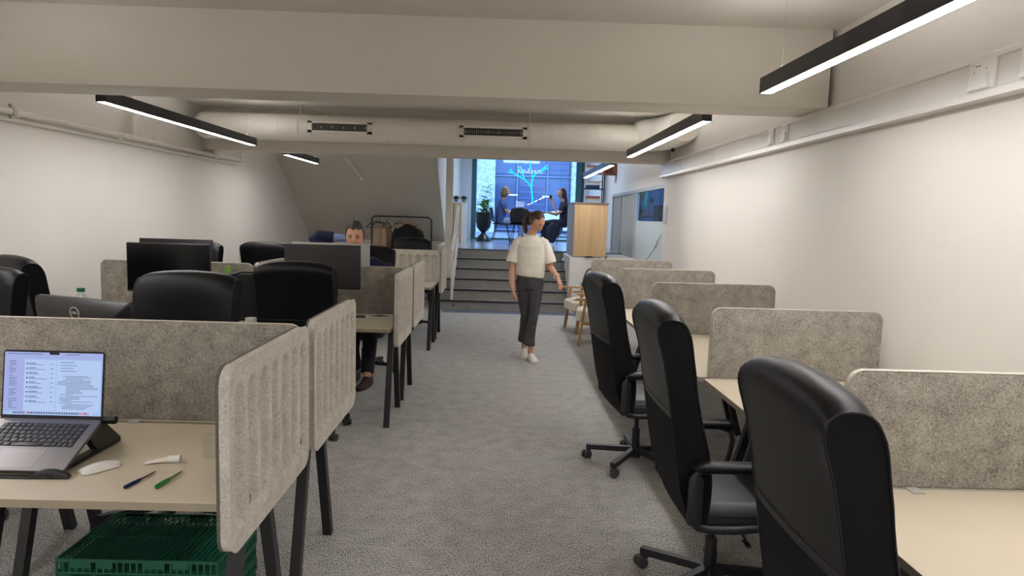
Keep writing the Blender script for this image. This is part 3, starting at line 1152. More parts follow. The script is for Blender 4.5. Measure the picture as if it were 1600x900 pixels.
# ================================================================ LAPTOP AND STAND
LT = thing('laptop', 'open grey laptop showing an email window on the near left desk', 'laptop', (-1.500, 2.085, .769))
SL = R(24)
Md = Matrix.Rotation(SL, 4, 'X')
DW, DD = .338, .240
b = MB(Md)
rr = [[(x, y, z) for x, y in rrect(DW * k, DD * k2, .012, 5, 0, DD / 2)] for z, k, k2 in ((0, .97, .96), (.003, 1, 1), (.012, 1, 1), (.013, .995, .993))]
b.loft(rr)
base = b.build('base', ALU, LT)
kb = MB(Md)
KW, KD, KY = .280, .110, .161
kb.box((0, KY, .0132), (KW, KD, .0006))
well = kb.build('keyboard_well', mat('key_well', rgb(60, 57, 60), .5), base)
ks = MB(Md)
rows = [(14, None), (14, None), (14, None), (13, None), (12, None)]
pit = KD / 6
for r_i in range(6):
    y = KY + KD / 2 - pit * (r_i + .5)
    if r_i < 5:
        n = 14 - (1 if r_i > 2 else 0) - (1 if r_i == 4 else 0)
        pw = KW / n
        for i in range(n):
            ks.box((-KW / 2 + pw * (i + .5), y, .0146), (pw - .0035, pit - .0035, .0022), bev=.0006)
    else:
        xs = [(-.5, -.44), (-.44, -.37), (-.37, -.30), (-.30, -.21), (-.21, .16), (.16, .25), (.25, .32), (.32, .38), (.38, .44), (.44, .5)]
        for a_, b_ in xs:
            ks.box(((a_ + b_) / 2 * KW, y, .0146), ((b_ - a_) * KW - .0035, pit - .004, .0022), bev=.0006)
ks.build('keys', KEYM, base)
tp = MB(Md)
tp.box((0, .053, .0132), (.135, .082, .0006))
tp.build('trackpad', mat('trackpad_grey', rgb(126, 122, 125), .28, .6), base)
# lid
hinge = Md @ Vector((0, DD, .012))
Ml = Matrix.Translation(hinge) @ Matrix.Rotation(R(-7), 4, 'X')
l = MB(Ml)
LH = .230
l.loft([[(x, y, z) for x, z in rrect(DW, LH, .012, 5, 0, LH / 2)] for y in (0.0, .005)])
lid = l.build('lid', BPLAST, LT)
# display (rows of the email window)
dw, dh = .327, .211
d0 = LH - .007 - dh / 2
DISP = mat_emit('display_blue', (lin(168), lin(196), lin(242)), 0.72)
UIW = mat_emit('display_pale', (lin(186), lin(208), lin(248)), 0.72)
UID = mat_emit('display_text', (lin(92), lin(104), lin(140)), 0.72)
UIL = mat_emit('display_violet', (lin(170), lin(180), lin(232)), 0.72)
UIR = mat_emit('display_red', (lin(210), lin(120), lin(130)), 1.0)
MB(Ml).box((0, -.0005, d0), (dw, .001, dh)).build('display', DISP, lid, smooth=0)


def ui(name, rects, m, off):
    q = MB(Ml)
    for (x0, z0, x1, z1) in rects:   # fractions, from top-left
        q.b2((-dw / 2 + dw * x0, -.0012 - off, d0 + dh / 2 - dh * z1), (-dw / 2 + dw * x1, -.0010 - off, d0 + dh / 2 - dh * z0))
    return q.build(name, m, lid, smooth=0)


ui('window_toolbar', [(0, 0, 1, .10), (0, .10, .20, .94)], UIL, 0)
ui('window_pane', [(.205, .12, .525, .94), (.535, .12, .985, .94)], UIW, .0001)
random.seed(3)
tx = []
for k in range(9):
    tx.append((.25, .17 + k * .075, .25 + random.uniform(.06, .10), .182 + k * .075))
    tx.append((.25, .195 + k * .075, .25 + random.uniform(.10, .20), .202 + k * .075))
    tx.append((.47, .18 + k * .075, .50, .188 + k * .075))
for k in range(26):
    if k in (7, 14, 19):
        continue
    tx.append((.05, .14 + k * .03, .05 + random.uniform(.03, .09), .148 + k * .03))
for k in range(4):
    tx.append((.57, .15 + .045 * k, .57 + random.uniform(.1, .22), .158 + .045 * k))
for k in range(24):
    x0 = .55 + (0 if 3 < k < 7 else random.choice((.02, .05, .08)))
    tx.append((x0, .37 + k * .0225, min(.96, x0 + random.uniform(.12, .36)), .377 + k * .0225))
for k in range(30):
    tx.append((.62 + .012 * k if k < 12 else .03 + .02 * (k - 12), .02, .627 + .012 * k if k < 12 else .042 + .02 * (k - 12), .035))
ui('text_lines', tx, UID, .0002)
ui('avatars', [(.225, .172 + k * .075, .240, .196 + k * .075) for k in range(9)], mat_emit('display_dots', (lin(66), lin(84), lin(130)), 1.0), .0002)
ui('dock_strip', [(.08, .945, .92, .985)], UIW, .0002)
ui('dock_icons', [(.10 + .026 * k, .95, .118 + .026 * k, .98) for k in range(30)], UID, .0003)
ui('dock_icons_red', [(.23, .95, .26, .98), (.78, .95, .82, .98), (.86, .95, .88, .98)], UIR, .0004)
ui('camera_notch', [(.455, -.012, .555, .035)], BPLAST, .0005)
# stand
stn = thing('laptop_stand', 'black folding stand propping up the laptop', 'laptop stand', (-1.500, 2.085, DZ))
b = MB()
for sx in (-1, 1):
    b.bar((sx * .13, -.02, .008), (sx * .145, .34, .010), .03, .012)
    b.prism([(.335, .004), (.345, .018), (.235, .112), (.19, .095), (.16, .07), (.20, .02)], 'x', sx * .145 - .012, sx * .145 + .012)
b.bar((-.18, .235, .115), (.19, .235, .115), .012, .02)
b.build('frame', BPLAST, stn)
b = MB()
b.cyl((.165, .232, .113), (.205, .232, .113), .014)
b.build('hinge_knob', BPLAST, stn)
b = MB()
n = 26
rr = []
for i in range(n + 1):
    x = -.19 + .38 * i / n
    u = abs(x) / .19
    hgt = .006 + .026 * (1 - min(1, max(0, (abs(u - .72)) / .34)) ** 2)
    y0 = -.022 + .006 * u ** 3
    rr.append([(x, y0, .0), (x, y0, hgt * .8), (x, y0 + .006, hgt), (x, y0 + .016, hgt * .9), (x, y0 + .022, .004), (x, y0 + .02, 0)])
b.loft(rr)
b.build('front_lip', BPLAST, stn, smooth=60)

# ================================================================ SMALL THINGS ON THE NEAR DESK
ms = thing('computer_mouse', 'white low-arched computer mouse on the near left desk', 'computer mouse', (-1.262, 2.158, DZ), R(-38))
rr = []
for i in range(13):
    u = i / 12
    y = -.057 + .114 * u
    w = .0295 * (1 - abs(2 * u - 1) ** 8 * .30)
    hgt = .006 + .017 * math.sin(PI * (.08 + .84 * u)) ** .7
    rr.append([(w * math.cos(a), y, max(.002, hgt * math.sin(a)) if math.sin(a) > 0 else .002 + .0 * a) for a in [PI * k / 10 for k in range(11)]])
b = MB()
b.loft(rr)
b.build('shell', PLASTICW, ms, smooth=60)
b = MB(); b.box((0, -.038, .0195 - .004), (.006, .006, .0008)); b.build('badge', mat('grey_badge', rgb(150, 150, 150)), ms)
b = MB(); b.box((0, .058, .006), (.006, .008, .004), bev=.001); b.build('port_tab', PLASTICW, ms)


def pen(name, label, p0, p1, body, tip, r=.0052):
    d = Vector(p1) - Vector(p0)
    L = d.length
    t = thing(name, label, 'pen', (p0[0], p0[1], DZ + r), math.atan2(d.y, d.x))
    b = MB(); b.tube([(.0, 0, 0), (.004, 0, 0), (.06 * L / .14, 0, 0), (.07 * L / .14, 0, 0)], [.0030, r, r * 1.0, r * .8], 12); b.build('barrel', body, t)
    c = MB(); c.tube([(.07 * L / .14, 0, 0), (L * .92, 0, 0), (L, 0, 0)], [r * .62, r * .55, .001], 10); c.build('upper_barrel', tip, t)
    k = MB(); k.box((.02, 0, r * 1.05), (.045, .003, .0015), bev=.0005); k.build('clip', body, t)
    return t


pen('pen', 'dark blue capped pen lying beside the mouse', (-1.101, 2.002, 0), (-1.074, 2.138, 0), mat('navy_plastic', rgb(24, 32, 78), .35), mat('clear_grey_plastic', rgb(90, 84, 80), .3))
pen('marker_pen', 'green retractable pen lying nearest the ribbed screen', (-1.011, 2.007, 0), (-.993, 2.143, 0), mat('green_plastic', rgb(32, 140, 62), .35), mat('pale_print_plastic', rgb(110, 140, 112), .4), .0062)
tb = thing('cream_tube', 'small crumpled white tube with cap on the near desk', 'tube', (-1.149, 2.222, DZ), R(8))
rr = []
for x, w, h_, z in ((0, .021, .0016, .002), (.02, .019, .003, .005), (.045, .016, .006, .0075), (.065, .013, .009, .0095), (.072, .012, .0105, .0105)):
    rr.append([(x, w * math.cos(a), z + h_ * math.sin(a)) for a in [2 * PI * k / 14 for k in range(14)]])
b = MB(); b.loft(rr); b.build('tube_body', mat('white_foil', rgb(226, 218, 206), .4, bump=(60, .6)), tb)
b = MB(); b.cyl((.072, 0, .011), (.108, 0, .0115), .0115, .0125); b.build('cap', PLASTICW, tb)
gl = thing('drinking_glass', 'empty clear glass half hidden by the ribbed screen', 'glass', (-.955, 2.285, DZ))
b = MB()
b.lathe([(.0, .002), (.030, .002), (.032, .006), (.036, .075), (.0345, .075), (.0305, .010), (.0, .010)], seg=28, cap=False)
b.build('glass_body', mat_glass('clear_glass', (.97, .98, .97), .07, .03), gl)
er = thing('coiled_cable', 'small black coiled cable at the desk edge by the ribbed screen', 'cable', (-.838, 2.075, DZ + .004))
b = MB()
b.tube([(.016 * math.cos(a) * (1 + .05 * a / PI), .02 * math.sin(a), .0015 * a / PI) for a in [2 * PI * k / 16 for k in range(40)]], .0028, 6)
b.build('loop', BPLAST, er)

# phone + papers on the middle desk
ph = thing('mobile_phone', 'black mobile phone lying on the desk with papers', 'phone', (-1.16, 5.55, DZ), R(-78))
MB().loft([[(x, y, z) for x, y in rrect(.075, .155, .012, 4)] for z in (0, .009)]).build('body', BPLAST, ph)
MB().loft([[(x, y, z) for x, y in rrect(.070, .150, .010, 4)] for z in (.009, .0095)]).build('display', SCREENB, ph)
mg = thing('magazine', 'open brochure with brown pictures on the desk with papers', 'magazine', (-.97, 5.60, DZ), R(14))
b = MB(); b.box((-.0, 0, .004), (.21, .16, .006)); b.build('pages', PLASTICW, mg)
b = MB(); b.prism([(-.10, -.01), (0.0, -.055), (.09, -.02), (.0, .07)], 'z', .0072, .0078); b.build('printed_picture', mat('brown_print', rgb(88, 66, 58), .5), mg)

# ================================================================ CRATES
def crate():
    t = thing('folding_crate', 'top one of the green folded crates under the near desk', 'crate', (0, 0, 0), 0, 'green folded plastic crates')
    w, d, h = .60, .40, .058
    b = MB()
    th = .007
    for y in (-d / 2, d / 2 - th):
        b.b2((-w / 2, y, h - .012), (w / 2, y + th, h))
        b.b2((-w / 2, y, 0), (w / 2, y + th, .008))
        for k in range(25):
            x = -w / 2 + (w - .006) * k / 24
            b.b2((x, y, 0), (x + .006, y + th, h))
        for x0, x1 in ((-.25, -.17), (-.15, -.09), (.02, .10), (.13, .19)):
            b.b2((x0, y, .022), (x1, y + th, h))
    for x in (-w / 2, w / 2 - th):
        b.b2((x, -d / 2, h - .012), (x + th, d / 2, h))
        b.b2((x, -d / 2, 0), (x + th, d / 2, .008))
        for k in range(17):
            y = -d / 2 + (d - .006) * k / 16
            b.b2((x, y, 0), (x + th, y + .006, h))
            if k % 2:
                b.bar((x + th / 2, y, .008), (x + th / 2, y + .024, h - .01), .004)
    b.build('side_walls', GREENP, t, smooth=0)
    g = MB()
    n = 31
    g.b2((-w / 2 + .01, -.012, h - .016), (w / 2 - .01, .0, h - .006))
    for k in range(n):
        x = -w / 2 + .012 + (w - .03) * k / (n - 1)
        g.b2((x, -d / 2 + .008, h - .012), (x + .0045, d / 2 - .008, h - .004))
    for k in range(3):
        y = -d / 2 + .1 + (d - .2) * k / 2
        g.b2((-w / 2 + .01, y, h - .018), (w / 2 - .01, y + .005, h - .011))
    g.b2((-w / 2 + .008, -d / 2 + .008, .010), (w / 2 - .008, d / 2 - .008, .014))
    g.build('grid_panel', GREENP, t, smooth=0)
    return t


cr0 = crate()
CRL = ['', 'second green folded crate from the top of the stack', 'third green folded crate from the top of the stack',
       'fourth green folded crate from the top of the stack', 'bottom green folded crate, standing on the carpet']
for i in range(5):
    loc = (-1.32 + .004 * (i % 2), 2.67 - .003 * i, .0585 * (4 - i) + .0005)
    if i == 0:
        cr0.location = loc
    else:
        dup(cr0, loc, R(-.4 * i), CRL[i])

# ================================================================ BAG, BOTTLES, MUG
bg = thing('handbag', 'black tote bag standing between the two black chairs', 'bag', (-1.92, 5.28, DZ), R(6))
rr = []
for z, w, d in ((0, .34, .12), (.02, .35, .13), (.15, .37, .12), (.33, .38, .09), (.36, .38, .05)):
    rr.append([(x, y, z + (.02 * math.cos(x * 14) if z > .25 else 0)) for x, y in rrect(w, d, .03, 4)])
b = MB(); b.loft(rr); b.build('bag_body', BLACKC, bg, smooth=50)
b = MB(); b.tube([(-.10, -.06, .30), (-.10, -.07, .35), (-.03, -.06, .37), (.07, -.05, .368), (.12, -.055, .35), (.12, -.06, .30)], (.008), 8); b.tube([(-.13, -.062, .25), (-.12, -.085, .12), (-.07, -.08, .02)], .008, 6); b.build('strap', LEATHER, bg)
b = MB()
ring = [(-.13 + .014 * math.cos(a), -.07, .30 + .018 * math.sin(a)) for a in [2 * PI * k / 16 for k in range(16)]]
b.tube(ring, .003, 6, closed=True); b.build('buckle', WIRE, bg)


def bottle(name, label, loc, capm, bodym, h=.2, r=.033):
    t = thing(name, label, 'bottle', loc)
    b = MB(); b.lathe([(r * .9, 0), (r, .006), (r, h * .62), (r * .75, h * .74), (r * .45, h * .84), (r * .42, h * .88)], seg=20); b.build('bottle_body', bodym, t)
    c = MB(); c.cyl((0, 0, h * .87), (0, 0, h), r * .62, None, 20); c.build('cap', capm, t)


bottle('water_bottle', 'bottle with dark green cap on the wall-side desk', (-3.15, 5.22, DZ), mat('dark_green_cap', rgb(30, 104, 74), .4), mat_glass('clear_plastic', (.9, .93, .92), .1, .05), .215, .045)
bottle('drink_bottle', 'bottle with bright lime green cap behind the tote bag', (-2.17, 5.52, DZ), mat('lime_cap', rgb(140, 200, 70), .4), mat('pale_green_bottle', rgb(150, 180, 120), .3), .385, .035)
mgg = thing('mug', 'white mug beside the tote bag', 'mug', (-1.82, 5.05, DZ))
b = MB(); b.lathe([(.036, 0), (.038, .004), (.038, .05), (.034, .05), (.034, .008), (.0, .008)], seg=24, cap=False); b.face([]) if False else None; b.cyl((0, 0, .0), (0, 0, .006), .036); b.build('cup', PLASTICW, mgg)
b = MB(); b.tube([(.036, 0, .043), (.055, 0, .04), (.056, 0, .02), (.037, 0, .012)], .004, 8); b.build('handle', PLASTICW, mgg)
# ================================================================ CLOTHES RACK
ck = thing('clothes_rack', 'black metal clothes rack standing under the sloping soffit', 'clothes rack', (-1.83, 12.75, 0))
b = MB()
hw, ht = .545, 1.55
path = [(-hw, 0, 0.03), (-hw, 0, ht - .08)] + [(-hw + .08 - .08 * math.cos(a), 0, ht - .08 + .08 * math.sin(a)) for a in [R(18 * k) for k in range(1, 6)]] \
     + [(hw - .08 + .08 * math.sin(a), 0, ht - .08 + .08 * math.cos(a)) for a in [R(18 * k) for k in range(0, 5)]] + [(hw, 0, ht - .08), (hw, 0, .03)]
b.tube(path, .014, 10)
b.build('rail_frame', BMETAL, ck)
for s in (-1, 1):
    q = MB(); q.tube([(s * hw, -.22, .03), (s * hw, .22, .03)], .013, 8)
    q.cyl((s * hw, -.2, 0), (s * hw, -.2, .03), .015); q.cyl((s * hw, .2, 0), (s * hw, .2, .03), .015)
    q.build('foot_bar', BMETAL, ck)
q = MB(); q.tube([(-hw, 0, .25), (hw, 0, .25)], .01, 8); q.build('lower_rail', BMETAL, ck)


def hanger(name, label, x, m, yaw=R(72)):
    t = thing(name, label, 'coat hanger', (-1.83 + x, 12.75, ht - .0), yaw, 'clothes hangers on the rack')
    b = MB()
    b.tube([(.0, 0, -.10), (0, 0, -.05), (.02, 0, -.02), (.018, 0, .01), (0, 0, .0155), (-.016, 0, .008)], .003, 6)
    b.build('hook', WIRE if m is WOOD else m, t)
    b = MB(); b.tube([(-.21, 0, -.21), (-.12, 0, -.14), (0, 0, -.10), (.12, 0, -.14), (.21, 0, -.21)], [.006, .008, .009, .008, .006], 8)
    b.tube([(-.20, 0, -.205), (.20, 0, -.205)], .004, 6)
    b.build('shoulder_bar', m, t)
    return t


hanger('coat_hanger', 'empty black hanger at the left end of the clothes rack', -.47, BPLAST, R(38))
hanger('coat_hanger', 'black hanger holding the beige coat', -.40, BPLAST, R(45))
hanger('coat_hanger', 'empty black hanger right of the beige coat', -.27, BPLAST, R(75))
hanger('coat_hanger', 'black hanger left of the black jacket', -.02, BPLAST, R(28))
hanger('coat_hanger', 'wooden hanger at the front of the black jackets', .07, WOOD, R(18))
hanger('coat_hanger', 'wooden hanger holding the black jacket at the right', .17, WOOD, R(12))


def garment(name, label, cat, x, yaw, m, w=.42, L=.75, d=.12, sleeve=True, z0=1.44, y=12.75):
    t = thing(name, label, cat, (-1.83 + x, y, 0), yaw)
    b = MB()
    rr = []
    for z, kw, kd in ((z0, .18, .5), (z0 - .03, .45, .7), (z0 - .09, .92, .95), (z0 - .16, 1.0, 1.0), (z0 - L * .5, .98, 1.1), (z0 - L, 1.08, 1.25)):
        rr.append([(w / 2 * kw * math.cos(a) * (1 + .04 * math.sin(5 * a + z * 9)), d / 2 * kd * math.sin(a) * (1 + .25 * math.sin(7 * a)), z) for a in [2 * PI * k / 36 for k in range(36)]])
    b.loft(rr)
    o = b.build('body', m, t, smooth=60)
    if sleeve:
        for s in (-1, 1):
            q = MB()
            q.tube([(s * w * .42, 0, z0 - .10), (s * w * .52, -.01, z0 - .2), (s * w * .60, -.02, z0 - .45), (s * w * .62, -.03, z0 - .68)], [.055, .065, .058, .048], 14)
            q.build('sleeve', m, t, smooth=60)
    b = MB()
    b.tube([(-.07, -d * .3, z0 - .02), (-.05, -d * .5, z0 - .05), (0, -d * .58, z0 - .09), (.05, -d * .5, z0 - .05), (.07, -d * .3, z0 - .02)], .016, 8)
    b.build('collar', m, t, smooth=60)
    return t


BEIGEC = mat('beige_coat_wool', rgb(172, 146, 122), .9, bump=(60, .5))
garment('coat', 'beige coat hanging at the left of the clothes rack', 'coat', -.34, R(52), BEIGEC, .30, .95, .14, True, 1.42)
garment('jacket', 'black jacket with pale collar tag hanging on the rack', 'jacket', .10, R(10), BLACKC, .40, .72, .13, True, 1.42)
garment('jacket', 'black jacket behind, hanging rightmost on the clothes rack', 'jacket', .17, R(22), BLACKC, .34, .80, .12, True, 1.40, 12.83)
b = thing('garment_tag', 'white paper tag hanging between the coat and the jackets', 'tag', (-1.83 - .165, 12.735, 1.35))
MB().box((0, 0, 0), (.018, .003, .15), rot=(0, R(-6), 0)).build('paper', PLASTICW, b)
MB().tube([(-.004, 0, .07), (-.006, .012, .19)], .0015, 5).build('string', PLASTICW, b)

# ================================================================ HANDRAIL
hr = thing('stair_railing', 'white steel stair railing at the left side of the stairs', 'railing', (0, 0, 0))
b = MB()
b.b2((-.84, 11.73, .165), (-.80, 11.77, 1.02), bev=.003)
b.b2((-.84, 13.02, .99), (-.80, 13.06, 1.76), bev=.003)
b.build('post', WHITE, hr)
b = MB()
b.prism([(11.72, .93), (13.09, 1.73), (13.09, 1.80), (11.72, 1.02)], 'x', -.845, -.79)
b.build('handrail', WHITE, hr)
b = MB()
pts = [(11.77, .19)]
for k in range(1, 6):
    yy = 11.7 + .26 * k
    pts += [(yy + .02, .165 * k + .03), (yy + .02, .165 * (k + 1) + .03)]
pts += [(13.04, 1.20), (11.77, .40)]
b.prism(pts, 'x', -.835, -.805)
b.build('side_plate', WHITE, hr)

# ================================================================ CABINETS ON THE LANDING
wc = thing('wooden_cabinet', 'oak-fronted cabinet on the low wall right of the stairs', 'cabinet', (0, 0, 0))
MB().b2((1.225, 11.80, .956), (1.80, 12.95, 1.86)).build('carcass', mat('grey_cabinet_side', rgb(168, 170, 178), .5), wc, smooth=0)
MB().b2((1.235, 11.778, .972), (1.79, 11.80, 1.85)).build('door', WOOD2, wc, smooth=0)
MB().b2((1.215, 11.77, 1.86), (1.81, 12.96, 1.885)).build('worktop', mat('brown_worktop', rgb(126, 104, 82), .5), wc, smooth=0)
lc = thing('low_cabinet', 'narrow oak and white cabinet on the landing under two small plants', 'cabinet', (-.955, 16.2, ZL))
MB().b2((-.15, -.25, .0), (.03, .25, .90)).build('carcass', WOOD2, lc, smooth=0)
MB().b2((.03, -.25, 0), (.13, .25, .90)).build('door', WHITE, lc, smooth=0)
MB().b2((-.155, -.26, .90), (.14, .26, .915)).build('top_panel', WHITE, lc, smooth=0)
for x, lab in ((-1.06, 'small grass plant in a pot, left one on the landing cabinet'), (-.88, 'small grass plant in a pot, right one on the landing cabinet')):
    t = thing('potted_grass', lab, 'plant', (x, 16.05, ZL + .915), 0, 'small potted grasses')
    MB().lathe([(.035, 0), (.05, .075), (.047, .078), (.04, .06)], seg=16).build('pot', mat('grey_pot', rgb(120, 116, 112), .6), t)
    g = MB()
    random.seed(int(x * -100))
    for k in range(160):
        a = random.uniform(0, 2 * PI); e = random.uniform(0, 1.1); r_ = random.uniform(.07, .105)
        d_ = Vector((math.cos(a) * math.sin(e), math.sin(a) * math.sin(e), math.cos(e)))
        p0 = Vector((d_.x * .02, d_.y * .02, .06))
        g.tube([p0, p0 + d_ * r_], [.004, .001], 4)
    g.build('grass_blades', LEAFD, t, kind=None)

# tall plant in footed pot
pt = thing('potted_plant', 'tall leafy plant in a black footed pot by the shop window', 'plant', (-.445, 17.2, ZL))
b = MB()
b.lathe([(.20, 0), (.195, .02), (.15, .10), (.06, .19), (.05, .22), (.10, .26), (.165, .34), (.19, .46), (.195, .60), (.19, .72), (.18, .72), (.175, .66)], seg=36)
b.build('pot', mat('black_ceramic', rgb(26, 30, 36), .3), pt, smooth=50)
MB().lathe([(.0, .655), (.176, .66)], seg=24, cap=False).build('soil', mat('soil', rgb(44, 34, 28), .9), pt)


def leaf(mb, base, d, L, W, droop=.4, seg=6):
    d = Vector(d).normalized()
    side = d.cross(Vector((0, 0, 1)))
    if side.length < .01:
        side = Vector((1, 0, 0))
    side.normalize()
    L_, M_, R_ = [], [], []
    p = Vector(base)
    for i in range(seg + 1):
        u = i / seg
        w = W * math.sin(PI * (u * .94 + .03)) ** .8
        nrm = side.cross(d)
        L_.append(mb.v(p - side * w + nrm * w * .3)); M_.append(mb.v(p)); R_.append(mb.v(p + side * w + nrm * w * .3))
        p = p + d * L / seg
        d = (d + Vector((0, 0, -droop / seg))).normalized()
    for i in range(seg):
        mb.face([L_[i], M_[i], M_[i + 1], L_[i + 1]])
        mb.face([M_[i], R_[i], R_[i + 1], M_[i + 1]])


random.seed(11)
s = MB(); lf = MB()
for (bx, by, top, lean) in ((-.02, 0, 1.30, .10), (.05, .03, 1.02, .08), (.0, -.04, .86, -.05)):
    ps = [Vector((bx + lean * u * u, by, .64 + (top - .64) * u)) for u in [k / 6 for k in range(7)]]
    s.tube(ps, [.010, .010, .009, .008, .007, .006, .004], 8)
    for k, p in enumerate(ps[1:]):
        for j in range(4):
            a = random.uniform(0, 2 * PI)
            e = random.uniform(-.1, .8)
            leaf(lf, p, (math.cos(a) * math.cos(e), math.sin(a) * math.cos(e) * .8, math.sin(e) + .2), random.uniform(.14, .24), random.uniform(.028, .045), random.uniform(.6, 1.4))
s.build('stem', mat('green_stem', rgb(70, 96, 56), .6), pt)
lf.build('foliage', LEAFM, pt, smooth=50)

# ================================================================ CAFE TABLE + CHAIRS ON THE LANDING
ct = thing('cafe_table', 'dark cafe table between the two seated women', 'table', (.70, 16.25, ZL))
MB().lathe([(.30, .715), (.33, .72), (.33, .74), (.325, .745)], seg=32).build('tabletop', mat('dark_table_top', rgb(36, 36, 42), .35), ct)
MB().lathe([(.035, .02), (.03, .05), (.03, .715)], seg=16).build('pedestal', BMETAL, ct)
MB().lathe([(.22, 0), (.22, .012), (.04, .025)], seg=28).build('base_plate', BMETAL, ct)


def cafe_chair(label, loc, rz):
    t = thing('cafe_chair', label, 'chair', loc, rz, 'black shell chairs around the cafe table')
    b = MB()
    rr = []
    for z, y, w in ((.44, .0, .20), (.46, -.12, .215), (.52, -.20, .21), (.62, -.235, .215), (.72, -.25, .215), (.79, -.262, .19), (.82, -.268, .12)):
        rr.append((z, y, w))
    # seat
    b.loft([[(x, y + .02, z) for x, y in rrect(.43 * k, .42 * k, .10, 5)] for z, k in ((.435, .94), (.445, 1), (.455, 1), (.460, .95))])
    b.build('seat', BPLAST, t, smooth=50)
    c = MB()
    n = 12
    fr_, bk_ = [], []
    for z, y, w in rr:
        fr_.append([c.v((w * (2 * i / n - 1), y + .05 * (2 * i / n - 1) ** 2, z)) for i in range(n + 1)])
        bk_.append([c.v((w * (2 * i / n - 1), y + .05 * (2 * i / n - 1) ** 2 - .012, z)) for i in range(n + 1)])
    for A, B in ((fr_, 1), (bk_, -1)):
        for j in range(len(rr) - 1):
            for i in range(n):
                c.face([A[j][i], A[j][i + 1], A[j + 1][i + 1], A[j + 1][i]])
    m_ = len(rr) - 1
    for i in range(n):
        c.face([fr_[m_][i], fr_[m_][i + 1], bk_[m_][i + 1], bk_[m_][i]])
        c.face([fr_[0][i], fr_[0][i + 1], bk_[0][i + 1], bk_[0][i]])
    for j in range(m_):
        for i in (0, n):
            c.face([fr_[j][i], fr_[j + 1][i], bk_[j + 1][i], bk_[j][i]])
    c.build('backrest', BPLAST, t, smooth=50)
    for sx in (-1, 1):
        for sy in (-1, 1):
            MB().tube([(sx * .13, sy * .12 + .02, .44), (sx * .22, sy * .22 + .02, 0)], .009, 8).build('leg', BMETAL, t)
    return t


cafe_chair('black shell chair under the blonde seated woman', (-.02, 16.35, ZL), R(-95))
cafe_chair('black shell chair with its back to the stairs at the cafe table', (.42, 15.55, ZL), R(-8))
cafe_chair('black shell chair under the dark-dressed woman at the right', (1.50, 16.3, ZL), R(95))
cl = thing('draped_coat', 'dark coat draped over the lap and chair of the right-hand woman', 'coat', (1.22, 16.0, ZL))
rr = []
for z, w, d, x in ((.52, .20, .12, .04), (.46, .26, .16, .0), (.30, .25, .13, -.04), (.14, .22, .10, -.07), (.05, .18, .08, -.10)):
    rr.append([(x + w / 2 * math.cos(a) * (1 + .12 * math.sin(6 * a + z * 7)), -.04 + d / 2 * math.sin(a) * (1 + .2 * math.sin(5 * a)), z) for a in [2 * PI * k / 30 for k in range(30)]])
b = MB(); b.loft(rr); b.build('cloth', mat('dark_slate_cloth', rgb(34, 36, 52), .9, bump=(40, .6)), cl, smooth=60)

# ================================================================ SHELF BEYOND THE CABINET
sh = thing('wall_shelf', 'dark metal shelf with magazines at the right of the window', 'shelf', (1.93, 15.6, ZL))
b = MB()
for x in (-.14, .32):
    for y in (-.14, .14):
        b.b2((x - .012, y - .012, 0), (x + .012, y + .012, 2.2))
for z in (.3, .66, .93, 1.28, 1.62, 1.95, 2.18):
    b.b2((-.15, -.15, z), (.33, .15, z + .02))
b.build('frame', BMETAL, sh, smooth=0)
random.seed(5)
cols = [rgb(170, 82, 60), rgb(206, 196, 186), rgb(60, 74, 110), rgb(120, 60, 50), rgb(190, 150, 120), rgb(228, 222, 214), rgb(44, 52, 84)]
bms = [mat('magazine_cover_%d' % i, c_, .5) for i, c_ in enumerate(cols)]
desc = ['brick-red', 'pale grey', 'slate blue', 'maroon', 'tan', 'cream', 'navy']
places = {.95: 'lowest filled shelf', 1.30: 'middle filled shelf', 1.64: 'upper filled shelf'}
for z in places:
    zz_ = z
    for k in range(5):
        ci = (k * 3 + int(z * 10)) % 7
        h_ = random.uniform(.022, .045)
        t = thing('magazine_stack', '%s magazines, %s from bottom in pile, %s' % (desc[ci], ('first', 'second', 'third', 'fourth', 'fifth')[k], places[z]), 'magazines', (2.02 + random.uniform(-.02, .02), 15.58, ZL + zz_), 0, 'magazines on the dark shelf')
        MB().box((0, 0, h_ / 2), (.30, .22, h_ - .001), bev=.002).build('cover', bms[ci], t)
        zz_ += h_
ob = thing('orange_box', 'orange-brown box on the wall by the blue-lit lamp', 'box', (2.12, 14.2, 2.62))
b = MB(); b.b2((-.09, -.12, -.11), (.17, .12, .12), bev=.004); b.build('box_body', mat('orange_brown_card', rgb(150, 82, 56), .6), ob)
b = MB()
for j in range(4):
    b.b2((-.07 + .045 * j, -.123, -.08), (-.045 + .045 * j, -.1205, .07))
b.build('printed_stripes', mat('dark_print', rgb(84, 40, 30), .6), ob)

# ================================================================ WINDOW SIGNS
ns = thing('neon_tree_sign', 'glowing turquoise neon tree outline in the shop window', 'neon sign', (0, PLY + .038, 0))
NEON = mat_emit('neon_turquoise', (.0, .62, .56), 1.9)
br = [
    [(.815, 1.99), (.80, 2.15), (.775, 2.30), (.765, 2.42), (.78, 2.60), (.80, 2.68)],
    [(.765, 2.40), (.66, 2.54), (.56, 2.61), (.40, 2.70), (.26, 2.77), (.19, 2.87)],
    [(.80, 2.68), (.87, 2.76), (.98, 2.84), (1.08, 2.93), (1.16, 2.99)],
    [(.79, 2.64), (.76, 2.80), (.72, 2.94), (.70, 3.08)],
    [(.58, 2.60), (.54, 2.72), (.52, 2.86), (.44, 2.94)],
    [(.26, 2.77), (.18, 2.78), (.14, 2.80)],
    [(.52, 2.74), (.44, 2.80), (.38, 2.88)],
    [(.98, 2.84), (1.06, 2.86), (1.14, 2.92), (1.19, 2.90)],
]
b = MB()
